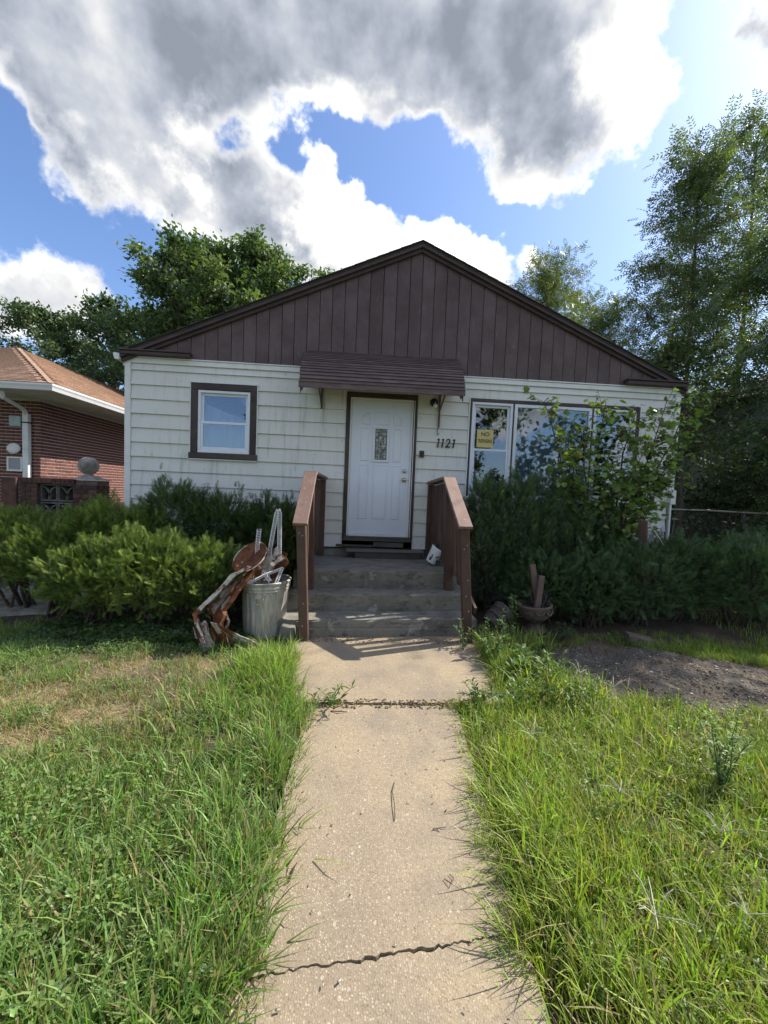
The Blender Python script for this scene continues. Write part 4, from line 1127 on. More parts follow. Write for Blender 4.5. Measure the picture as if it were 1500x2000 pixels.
def fence():
    t = thing('chain_link_fence', 'rusty chain link fence with a pale top rail beside the house corner', 'fence', (6.8, 1.0, 0))
    y = 1.0; x0, x1, zt = 4.86, 9.3, 1.50
    MB().tube([(x0,y,zt),(6.2,y,zt+.012),(7.8,y,zt-.01),(x1,y,zt)], .024, 8).build('top_rail', 'rail_steel', t)
    for x in (4.92, 7.0, 9.1): MB().tube([(x,y+.03,-.1),(x,y+.03,zt+.04)], .028, 8).build('post', 'chain_steel', t)
    m = MB(); H = 1.42
    k = x0 - H
    while k < x1:
        for s in (1, -1):
            a, b = (k, k+H) if s > 0 else (k+H, k)
            za, zb = .06, .06+H
            def clip(xa, z_a, xb, z_b):
                lo, hi = 0., 1.
                for lim, sg in ((x0, 1), (x1, -1)):
                    fa, fb = (xa-lim)*sg, (xb-lim)*sg
                    if fa < 0 and fb < 0: return None
                    if fa < 0: lo = max(lo, fa/(fa-fb))
                    if fb < 0: hi = min(hi, fa/(fa-fb))
                return (xa+(xb-xa)*lo, z_a+(z_b-z_a)*lo, xa+(xb-xa)*hi, z_a+(z_b-z_a)*hi) if hi > lo else None
            c = clip(a, za, b, zb)
            if c: m.tube([(c[0], y+s*.003, c[1]), (c[2], y+s*.003, c[3])], .0022, 3, False, False)
        k += .075
    o = m.build('wire_mesh', 'chain_steel', t)
    v = thing('dead_vines', 'brown dead vines hanging on the chain link fence', 'vines', (7, .97, 0))
    m = MB(); rr = random.Random(5)
    for i in range(170):
        x = rr.uniform(4.95, 9.2); z = rr.uniform(.9, 1.47); L = rr.uniform(.3, 1.0)
        pts = [(x+rr.uniform(-.05,.05)*j, y-.03+rr.uniform(-.02,.02), z-L*j/3) for j in range(4)]; m.tube(pts, rr.uniform(.003,.007), 3, False)
    m.build('stem', 'twig', v)
fence()

# ------------------------------------------------------------------ trees
def rhomb(w=.5, fold=.12, n=2):
    """one leaf, length 1 along +Z, folded along its rib"""
    T = np.array([(0,0,0),(w/2,fold*.5,.45),(0,0,1),(-w/2,fold*.5,.45)], float); F = np.array([(0,1,2),(0,2,3)]); return T, F
def pinnate(n=4, w=.30):
    """a compound leaf: pairs of leaflets along a stalk of length 1, drooping"""
    T, F = [], []
    def leaf(b, d, L, wd):
        b, d = Vector(b), Vector(d).normalized(); s = d.cross(Vector((0,1,0))).normalized(); k = len(T)
        T.extend([b, b+d*L*.45+s*wd*L/2, b+d*L, b+d*L*.45-s*wd*L/2]); F.extend([(k,k+1,k+2),(k,k+2,k+3)])
    for i in range(n):
        t = .18+.7*i/(n-1); y = .25*t*t
        for s in (-1, 1): leaf((0, -y, t), (s*.85, -.35, .45), .34, w)
    leaf((0,-.22,.92), (0,-.4,1), .36, w)
    return np.array([tuple(v) for v in T]), np.array(F)
def tree(name, label, x, y, h, cr, base=.3, nb=26, prof='round', leaf='single', nleaf=16000, size=.11, col=(.07,.11,.035), tr=.16, lean=(0,0), seed=1, group=None, up=.45, bark='bark', cl=.42, multi=1):
    rng = np.random.default_rng(seed); rr = random.Random(seed)
    t0 = thing(name, label, 'tree', (x, y, 0), group)
    wood = MB(); centers = []; dirs = []
    for s in range(multi):
        bx, by = (x, y) if s == 0 else (x+rr.uniform(-.5,.5), y+rr.uniform(-.4,.4)); hh = h*(1 if s == 0 else rr.uniform(.75,.95)); lx, ly = lean[0]+rr.uniform(-.4,.4)*(s > 0), lean[1]+rr.uniform(-.3,.3)*(s > 0)
        tp = []
        for i in range(9):
            t = i/8; tp.append(Vector((bx+lx*t*t*h*.2+.10*math.sin(t*5+seed+s), by+ly*t*t*h*.2+.10*math.cos(t*4+seed), hh*.97*t-.1)))
        trad = tr*(1 if s == 0 else .7)
        wood.tube(tp, [trad*(1-.92*(i/8)**.9)+.008 for i in range(9)], 7)
        def P(t):
            k = min(int(t*8), 7); return tp[k].lerp(tp[k+1], t*8-k)
        nbs = nb if s == 0 else nb//2
        for b in range(nbs):
            t = base+(1-base)*((b+.5)/nbs)**.9*.985; u = (t-base)/(1-base)
            if prof == 'round': L = cr*(math.sin(math.pi*min(1,.18+.80*u))**.75)
            elif prof == 'column': L = cr*(.55+.45*math.sin(math.pi*min(1,.25+.65*u)))*(1-.45*u**2.5)
            else: L = cr*(1-u*.8)
            L *= rr.uniform(.68, 1.12); az = b*2.39996+seed+rr.uniform(-.4,.4); e = up*rr.uniform(.5,1.3)+u*.35
            d = Vector((math.cos(az)*math.cos(e), math.sin(az)*math.cos(e), math.sin(e))); o = P(t); pts = [o]
            for j in range(1,5): pts.append(pts[-1]+d*L/4); d = (d+Vector((rr.uniform(-.16,.16),rr.uniform(-.16,.16),rr.uniform(-.16,.10)))).normalized()
            r0 = max(.010, trad*(1-.85*t)*.42); wood.tube(pts, [r0*(1-.8*j/4) for j in range(5)], 5, False)
            for j in (1,2,3,4):
                for q in range(2 if j < 3 else 3):
                    sd = (d*.5+Vector((rr.uniform(-1,1),rr.uniform(-1,1),rr.uniform(-.5,.75)))).normalized(); SL = L*rr.uniform(.22,.42); a = pts[j]; m_ = a+sd*SL*.5; c = a+sd*SL+Vector((0,0,-.05*SL))
                    wood.tube([a,m_,c], [r0*.30,r0*.2,.003], 3, False)
                    for f in (.55,.8,1.0): centers.append(a.lerp(c, f)); dirs.append(sd)
    wood.build('trunk', bark, t0)
    centers = np.array([tuple(c) for c in centers]); dirs = np.array([tuple(c) for c in dirs])
    w = rng.uniform(.15, 1.6, len(centers)); w /= w.sum()
    pick = rng.choice(len(centers), nleaf, p=w)
    pos = centers[pick] + rng.normal(0, cl*.5, (nleaf,3))*np.array([1,1,.75])
    if leaf == 'single':
        T, F = rhomb(.55); d = dirs[pick]*.5 + rng.normal(0, .55, (nleaf,3)) + np.array([0,0,-.35])
    else:
        T, F = pinnate(4, .36); d = dirs[pick]*.8 + rng.normal(0, .45, (nleaf,3)) + np.array([0,0,-.10])
    roll = rng.normal(0,.5,(nleaf,3))+np.array([0,0,1.0]); zz = d/np.linalg.norm(d,axis=1,keepdims=True)
    yv = roll - zz*(roll*zz).sum(1,keepdims=True); yv /= np.linalg.norm(yv,axis=1,keepdims=True)+1e-9
    X = np.cross(yv, zz)
    V, FF = stamp(T, F, pos, X, yv, zz, size*rng.uniform(.65,1.3,nleaf))
    cc = vary(rng, len(centers), col, .16, .05)[pick]*vary(rng, nleaf, (1,1,1), .16, .06)
    mesh_np('crown', V, FF, 'tree_leaf', t0, np.repeat(cc, len(T), 0))
    return t0
GB = 'trees standing behind the houses'
tree('leafy_tree', 'broad dense tree rising behind the left slope of the dark roof', -8.3, 12.5, 12.0, 3.7, .22, 38, 'round', 'single', 42000, .20, (.118,.175,.080), .20, seed=3, group=GB)
tree('leafy_tree', 'rounded tree whose top peeks highest above the left roof slope', -5.4, 13.5, 13.4, 3.1, .25, 36, 'round', 'single', 34000, .20, (.118,.175,.080), .18, seed=8, group=GB)
tree('leafy_tree', 'tree crown just showing over the roof line left of the ridge', -1.9, 14.5, 12.7, 2.6, .3, 30, 'round', 'single', 22000, .20, (.118,.175,.080), .16, seed=12, group=GB)
tree('leafy_tree', 'dark bushy tree between the brick house roof and the cream house', -10.6, 15.0, 10.4, 3.4, .12, 34, 'round', 'single', 22000, .20, (.078,.120,.060), .18, seed=21, group=GB, up=.3)
tree('leafy_tree', 'dark tree directly above the tan roof of the brick house', -14.4, 17.0, 11.4, 3.6, .14, 32, 'round', 'single', 22000, .21, (.078,.120,.060), .2, seed=25, group=GB, up=.3)
tree('leafy_tree', 'farthest dark tree at the picture edge over the tan roof', -18.6, 17.5, 11.4, 3.6, .14, 32, 'round', 'single', 20000, .21, (.078,.120,.060), .2, seed=29, group=GB, up=.3)
GR = 'tall thin trees beside the house'
AS = (.145,.185,.088)
tree('ash_tree', 'tall slender tree with feathery leaves nearest the right roof corner', 8.3, 4.2, 10.9, 1.75, .30, 36, 'column', 'pinnate', 4000, .26, AS, .085, seed=31, group=GR, up=.75, cl=.34)
tree('ash_tree', 'tallest feathery tree cut by the right edge of the picture', 10.8, 5.2, 12.7, 2.3, .26, 44, 'column', 'pinnate', 4600, .25, AS, .11, seed=37, group=GR, up=.7, cl=.36)
tree('ash_tree', 'twin stemmed thin tree standing between the two tall feathery ones', 9.7, 6.4, 9.6, 2.2, .20, 34, 'column', 'pinnate', 3200, .24, AS, .08, seed=41, group=GR, up=.6, cl=.36, multi=2)
tree('ash_tree', 'sparse pale tree just behind the right slope of the roof', 7.1, 9.6, 10.8, 2.5, .26, 44, 'column', 'pinnate', 6200, .27, (.14,.17,.065), .09, seed=45, group=GR, up=.7, cl=.36)
tree('ash_tree', 'low feathery tree filling the gap above the right roof corner', 7.4, 6.6, 8.0, 2.2, .16, 38, 'round', 'pinnate', 5200, .24, AS, .07, seed=49, group=GR, up=.5, cl=.34)
tree('ash_tree', 'drooping feathery tree leaning over the fence', 8.7, 1.15, 8.1, 2.2, .14, 44, 'column', 'pinnate', 8200, .26, (.11,.155,.072), .085, seed=53, group=GR, up=.45, cl=.36)
tree('forked_tree', 'small crooked dark trunk forking beside the house corner', 6.15, 1.6, 4.9, 1.0, .52, 14, 'round', 'single', 3000, .095, (.085,.12,.040), .075, lean=(-.25,.1), seed=57, cl=.30)
tree('leafy_tree', 'tree far across the street, mirrored in the windows', -3, -30, 14, 7, .2, 30, 'round', 'single', 9000, .42, (.05,.09,.03), .3, seed=61)
tree('leafy_tree', 'second tree across the street, mirrored in the windows', 9, -34, 12, 6, .2, 30, 'round', 'single', 9000, .42, (.05,.09,.03), .3, seed=63)

def shrub(label, x, y, h, r, n, size, col, seed, name='shrub'):
    rng = np.random.default_rng(seed); rr = random.Random(seed); t0 = thing(name, label, 'shrub', (x, y, 0)); wood = MB(); cen = []; dr = []
    for k in range(14):
        a = rr.uniform(0, 6.28); ln = rr.uniform(.2, 1.)*r; top = Vector((x+math.cos(a)*ln, y+math.sin(a)*ln, h*rr.uniform(.6, 1.)*(1-.25*(ln/r)**2)))
        b = Vector((x+rr.uniform(-.1,.1), y+rr.uniform(-.1,.1), -.03)); m_ = b.lerp(top,.5)+Vector((0,0,.08*h)); wood.tube([b,m_,top],[.016,.010,.004],5,False)
        for q in range(9):
            f = rr.uniform(.2,1); p = (b.lerp(m_, f*2) if f < .5 else m_.lerp(top, f*2-1)); sd = Vector((rr.uniform(-1,1),rr.uniform(-1,1),rr.uniform(-.3,.7))).normalized(); c = p+sd*r*.35
            wood.tube([p,c],[.005,.002],3,False); cen += [p.lerp(c,.6), c]; dr += [sd, sd]
    wood.build('stem', 'twig', t0); cen = np.array([tuple(c) for c in cen]); dr = np.array([tuple(c) for c in dr]); pick = rng.integers(0, len(cen), n)
    pos = cen[pick]+rng.normal(0,.11*r+.03,(n,3)); pos[:,2] = np.maximum(pos[:,2], .05); d = dr[pick]*.6+rng.normal(0,.6,(n,3)); T, F = rhomb(.6); X, Y_, Z_ = frames(d, rng, rng.normal(0,.6,(n,3))+np.array([0,0,1.]))
    V, FF = stamp(T, F, pos, Y_, X, Z_, size*rng.uniform(.6,1.3,n)); mesh_np('foliage', V, FF, 'broad_leaf', t0, np.repeat(vary(rng, n, col, .2, .08), 4, 0))
shrub('large dark glossy shrub in front of the olive house', 8.1, 2.2, 3.1, 1.35, 6500, .11, (.060,.098,.045), 71)
shrub('low dark shrub against the chain link fence', 6.6, .55, 1.25, .95, 3200, .09, (.055,.09,.042), 73)
shrub('shaded undergrowth shrub at the fence end', 8.6, .2, 1.35, 1.1, 3200, .09, (.055,.09,.042), 75)

# ------------------------------------------------------------------ yew bushes
def yew_shoot(n=9):
    """a needled twig of length 1 along +Z: two flat rows of needles and a third on top"""
    T, F = [], []
    for i in range(n):
        t = .06+.90*i/n; L = .34*(1-.45*t); k = len(T)
        for s in (-1, 1):
            k = len(T); T += [(0,0,t-.024),(s*L,.06,t+.16),(0,0,t+.040)]; F.append((k,k+1,k+2))
        if i % 2 == 0:
            k = len(T); T += [(-.022,0,t),(0,L*.75,t+.14),(.022,0,t+.01)]; F.append((k,k+1,k+2))
    k = len(T); T += [(-.012,0,0),(.012,0,0),(0,0,1)]; F.append((k,k+1,k+2))
    return np.array(T, float), np.array(F)
YT, YF = yew_shoot()
def yew(label, lumps, n, size, col, tip, seed, upw=.55, group=None):
    rng = np.random.default_rng(seed); rr = random.Random(seed)
    c0 = lumps[0][0]; t0 = thing('yew_bush', label, 'bush', (c0[0], c0[1], 0), group)
    wood = MB()
    for (c, r) in lumps:
        for k in range(9):
            a = rr.uniform(0,6.28); q = rr.uniform(.3,.8); top = Vector((c[0]+r[0]*q*math.cos(a), c[1]+r[1]*q*math.sin(a), c[2]+r[2]*rr.uniform(-.2,.6)))
            b = Vector((c[0]+rr.uniform(-.12,.12), c[1]+rr.uniform(-.08,.08), -.03)); wood.tube([b, b.lerp(top,.45)+Vector((0,0,.05)), top], [.020,.014,.005], 5, False)
    wood.build('stem', 'twig', t0)
    P, D, K = [], [], []
    tot = sum(r[0]*r[1]+r[1]*r[2]+r[0]*r[2] for c, r in lumps)
    for (c, r) in lumps:
        m = int(n*2.3*(r[0]*r[1]+r[1]*r[2]+r[0]*r[2])/tot*1.25)
        d = rng.normal(size=(m,3)); d /= np.linalg.norm(d,axis=1,keepdims=True)
        bumps = np.array([mnoise.fractal(Vector(tuple(v*2.9+np.array(c)*1.7)), 1., 2., 3) for v in d])
        rad = (1+.42*bumps)*(1-np.abs(rng.normal(0,.13,m)))
        p = np.array(c)+d*np.array(r)*rad[:,None]
        inside = np.zeros(m, bool)
        for (c2, r2) in lumps:
            if c2 is c: continue
            inside |= ((((p-np.array(c2))/np.array(r2))**2).sum(1) < .55)
        low = (p[:,2] > .08+.12*rng.random(m))
        keep = ~inside & low & ((d[:,2] > -.55) | (rng.random(m) < .3)); nrm = d/np.array(r); nrm /= np.linalg.norm(nrm,axis=1,keepdims=True)
        P.append(p[keep]); D.append(nrm[keep]); K.append(bumps[keep])
    P, D, K = np.concatenate(P), np.concatenate(D), np.concatenate(K); m = len(P)
    dirn = D*.9+np.array([0,0,upw])+rng.normal(0,.38,(m,3)); X, Y_, Z_ = frames(dirn, rng, rng.normal(0,.5,(m,3))+np.array([0,0,1.]))
    V, FF = stamp(YT, YF, P - Z_*(size*.55), Y_, X, Z_, size*.62*rng.uniform(.6,1.35,m))
    cl = vary(rng, m, col, .16, .05); young = (rng.random((m,1)) < .45)*rng.uniform(.3,1,(m,1)); cl = cl*(1-young)+np.array(tip)*young
    per = np.repeat(cl[:,None,:], len(YT), 1); tt = np.clip(YT[:,2],0,1)[None,:,None]; per = per*(.82+.30*tt)*np.repeat(rng.uniform(.65,1.35,(m,len(YT)//3,1)),3,1)
    mesh_np('foliage', V, FF, 'yew', t0, per.reshape(-1,3))
LIT, LIT_TIP = (.105,.155,.036), (.26,.34,.080)  # sunlit look put into the foliage colour of the front left yews
SHADE, SHADE_TIP = (.078,.128,.060), (.115,.180,.078)  # shaded look put into the foliage colour of the right yews
GL, GRT = 'overgrown yews left of the steps', 'overgrown yews right of the steps'
yew('sunny yellow green yew spreading at the far left of the row', [((-4.35,-.95,.80),(.74,.54,.46)),((-4.95,-.75,.76),(.66,.52,.48)),((-3.75,-1.15,.70),(.5,.45,.42))], 3000, .17, LIT, LIT_TIP, 81, group=GL)
yew('feathery yew reaching up in front of the brick garden wall', [((-3.40,-.95,.84),(.55,.50,.56)),((-3.0,-.80,.80),(.45,.45,.52))], 2000, .18, LIT, LIT_TIP, 83, group=GL)
yew('bright yew bulging over the lawn beside the trash can', [((-2.55,-1.45,.62),(.66,.52,.48)),((-1.95,-1.38,.56),(.48,.44,.44)),((-3.15,-1.50,.56),(.46,.42,.42))], 3400, .155, LIT, LIT_TIP, 85, group=GL)
yew('shaded green yew against the siding below the small window', [((-2.75,-.50,.92),(.58,.42,.72)),((-2.15,-.50,.86),(.55,.42,.66))], 2900, .15, (.062,.105,.034), (.12,.17,.05), 87, group=GL)  # back row: shade of the house put into a darker leaf colour
yew('dark yew tucked between the siding and the left handrail', [((-1.55,-.55,.84),(.46,.40,.64)),((-1.20,-.85,.78),(.30,.45,.66))], 2600, .15, (.060,.100,.034), (.11,.16,.048), 89, group=GL)  # leaf colour darkened for house shade here too
yew('tall upright dark yew beside the right handrail', [((1.48,-.62,1.02),(.40,.44,.84)),((1.95,-.62,1.04),(.50,.46,.90))], 4300, .125, SHADE, SHADE_TIP, 91, .8, GRT)
yew('upright dark yew below the middle of the picture window', [((2.62,-.58,1.00),(.52,.46,.84)),((3.10,-.60,.88),(.42,.42,.70))], 3300, .125, SHADE, SHADE_TIP, 93, .8, GRT)
yew('low dark yew spreading just behind the stone urn', [((2.15,-1.0,.50),(.55,.40,.44)),((2.75,-1.12,.50),(.52,.40,.46))], 2300, .15, SHADE, (.120,.190,.075), 95, .45, GRT)
yew('wide dark yew under the house corner at right', [((3.45,-1.0,.58),(.62,.52,.52)),((4.05,-.85,.62),(.6,.55,.58)),((3.3,-.45,.70),(.5,.35,.55))], 3200, .16, SHADE, (.110,.180,.072), 97, .45, GRT)
yew('largest dark yew at the right edge of the picture', [((4.85,-1.0,.62),(.68,.62,.56)),((5.55,-.7,.66),(.72,.65,.58)),((6.3,-.9,.6),(.6,.6,.55))], 3600, .17, SHADE, (.110,.180,.072), 99, .45, GRT)

# ------------------------------------------------------------------ leafy plants
def lobed_leaf():
    pts = [(0,0),(.30,.16),(.46,.42),(.30,.52),(.34,.78),(.14,.80),(0,1.05),(-.14,.80),(-.34,.78),(-.30,.52),(-.46,.42),(-.30,.16)]
    T = [(0,0,.45)]+[(x, abs(x)*.22, z) for x, z in pts]; n = len(pts)
    return np.array(T, float), np.array([(0,i+1,(i+1)%n+1) for i in range(n)])
def sapling():
    rng = np.random.default_rng(5); rr = random.Random(5)
    t0 = thing('sapling', 'leafy mulberry sapling growing up in front of the picture window', 'sapling', (2.95, -.55, 0)); w = MB(); cen = []; dr = []
    B = Vector((3.0,-.62,-.03))
    for (tx, ty, tz, r) in ((2.25,-.50,2.98,.014),(2.75,-.65,2.75,.016),(3.15,-.50,3.02,.018),(3.55,-.60,2.95,.018),(3.95,-.62,3.05,.016),(4.28,-.66,3.16,.014),(4.15,-.7,2.40,.014),(2.5,-.75,2.35,.012),(3.6,-.8,2.45,.012),(3.2,-.8,2.0,.012),(3.9,-.75,1.9,.012)):
        tp = Vector((tx,ty,tz)); m1 = B.lerp(tp,.4)+Vector((rr.uniform(-.12,.12),0,.12)); m2 = B.lerp(tp,.75)+Vector((rr.uniform(-.1,.1),0,.08)); pts = [B+Vector((rr.uniform(-.08,.08),rr.uniform(-.05,.05),0)),m1,m2,tp]; w.tube(pts,[r,r*.75,r*.5,.003],6,False)
        for q in range(74):
            f = rr.uniform(.24,1.); p = (m1.lerp(m2,(f-.4)/.35) if f < .75 else m2.lerp(tp,(f-.75)/.25)); sd = Vector((rr.uniform(-1,1),rr.uniform(-.9,.5),rr.uniform(-.25,.6))).normalized(); c = p+sd*rr.uniform(.10,.36)
            w.tube([p,c],[.004,.0018],3,False)
            for g_ in range(4): cen.append(p.lerp(c,.3+.23*g_)); dr.append(sd)
        cen.append(tp); dr.append(Vector((0,0,1)))
    w.build('stem', 'twig', t0); n = len(cen); cen = np.array([tuple(c) for c in cen])+rng.normal(0,.02,(n,3)); dr = np.array([tuple(c) for c in dr])
    d = dr*.6+rng.normal(0,.5,(n,3))+np.array([0,-.15,-.25]); roll = rng.normal(0,.45,(n,3))+np.array([0,-.25,1.]); z = d/np.linalg.norm(d,axis=1,keepdims=True); y = roll-z*(roll*z).sum(1,keepdims=True); y /= np.linalg.norm(y,axis=1,keepdims=True); X = np.cross(y,z); T, F = lobed_leaf()
    V, FF = stamp(T, F, cen, X, y, z, .080*rng.uniform(.5,1.4,n)); mesh_np('foliage', V, FF, 'broad_leaf', t0, np.repeat(vary(rng,n,(.175,.250,.075),.24,.10),len(T),0))
sapling()
def weed(name, label, x, y, h, n, L, wd, col, seed, spread=.25, stems=4, z0=0., group=None, cat='weed'):
    rng = np.random.default_rng(seed); rr = random.Random(seed); t0 = thing(name, label, cat, (x, y, z0), group); w = MB(); cen, dr = [], []
    for s in range(stems):
        a = rr.uniform(0,6.28); tp = Vector((x+math.cos(a)*spread*rr.uniform(.2,1)*h, y+math.sin(a)*spread*rr.uniform(.2,1)*h, z0+h*rr.uniform(.6,1.))); b = Vector((x+rr.uniform(-.03,.03), y+rr.uniform(-.03,.03), z0-.03)); m_ = b.lerp(tp,.5)+Vector((rr.uniform(-.03,.03),rr.uniform(-.03,.03),.02)); w.tube([b,m_,tp],[.0045,.0035,.0015],4,False)
        for q in range(n//stems):
            f = rr.uniform(.15,1.) ; p = b.lerp(m_,f*2) if f < .5 else m_.lerp(tp,f*2-1); an = rr.uniform(0,6.28); cen.append(p); dr.append((math.cos(an),math.sin(an),rr.uniform(.1,.9)))
    w.build('stem', 'weed_stem', t0); n = len(cen); cen = np.array([tuple(c) for c in cen]); d = np.array(dr); T, F = rhomb(wd, .15); X, Y_, Z_ = frames(d, rng, rng.normal(0,.3,(n,3))+np.array([0,0,1.])); V, FF = stamp(T, F, cen, Y_, X, Z_, L*rng.uniform(.6,1.3,n)); mesh_np('foliage', V, FF, 'broad_leaf', t0, np.repeat(vary(rng,n,col,.2,.08),4,0)); return t0
weed('tall_weed', 'tall narrow weed standing in front of the stone urn', 1.52, -1.62, .52, 130, .06, .30, (.11,.17,.075), 101, .22, 5)
weed('tall_weed', 'wispy weed at the foot of the right handrail post', .84, -1.98, .34, 110, .045, .26, (.11,.165,.08), 103, .5, 5)
weed('broadleaf_weed', 'broadleaf weed on the slab edge below the leaning handrail', 1.06, -2.22, .30, 90, .085, .42, (.15,.23,.07), 105, .6, 5)
weed('broadleaf_weed', 'pale leafy weed clump between slab and bare soil', 1.22, -2.58, .24, 110, .09, .36, (.17,.25,.075), 107, .8, 6)
weed('broadleaf_weed', 'leafy weed filling the slab joint on its right end', .72, -2.93, .17, 120, .05, .32, (.10,.155,.05), 109, 1.3, 7)
weed('broadleaf_weed', 'grassy weed filling the slab joint on its left end', -.42, -2.98, .15, 90, .07, .20, (.12,.18,.05), 111, 1.6, 7)
weed('tall_weed', 'feathery upright weed behind the leafy clump beside the slab', 1.30, -2.02, .46, 150, .05, .28, (.13,.19,.07), 131, .3, 6)
weed('tall_weed', 'narrow leaved upright weed at the corner of the bare soil', 1.42, -2.72, .36, 120, .06, .26, (.15,.22,.06), 133, .35, 6)
weed('tall_weed', 'slim upright weed between slab and feathery weed', 1.12, -1.98, .42, 110, .05, .26, (.12,.18,.065), 135, .3, 5)
weed('fleabane', 'airy fleabane weed with tiny buds in the right lawn', 1.86, -3.80, .42, 420, .040, .30, (.25,.33,.14), 113, .45, 10)
weed('broadleaf_weed', 'round leaved weed in the shade under the left yew', -1.98, -1.98, .16, 30, .10, .7, (.09,.15,.06), 115, .7, 4)
weed('broadleaf_weed', 'green weed leaning out of the tipped white pot', .86, -.46, .34, 40, .085, .42, (.075,.125,.045), 117, .5, 4, .66)
weed('ground_weed', 'dark leafy weed patch under the yew behind the bare soil', 2.05, -1.62, .20, 160, .05, .45, (.060,.105,.040), 119, 1.6, 8)
weed('ground_weed', 'dark creeping weed mat between urn and bare soil', 1.62, -1.92, .12, 190, .045, .5, (.070,.12,.042), 121, 2.6, 10)
weed('ground_weed', 'small weed tuft at the back edge of the bare soil', 2.75, -1.75, .14, 70, .05, .45, (.065,.11,.04), 123, 1.4, 5)

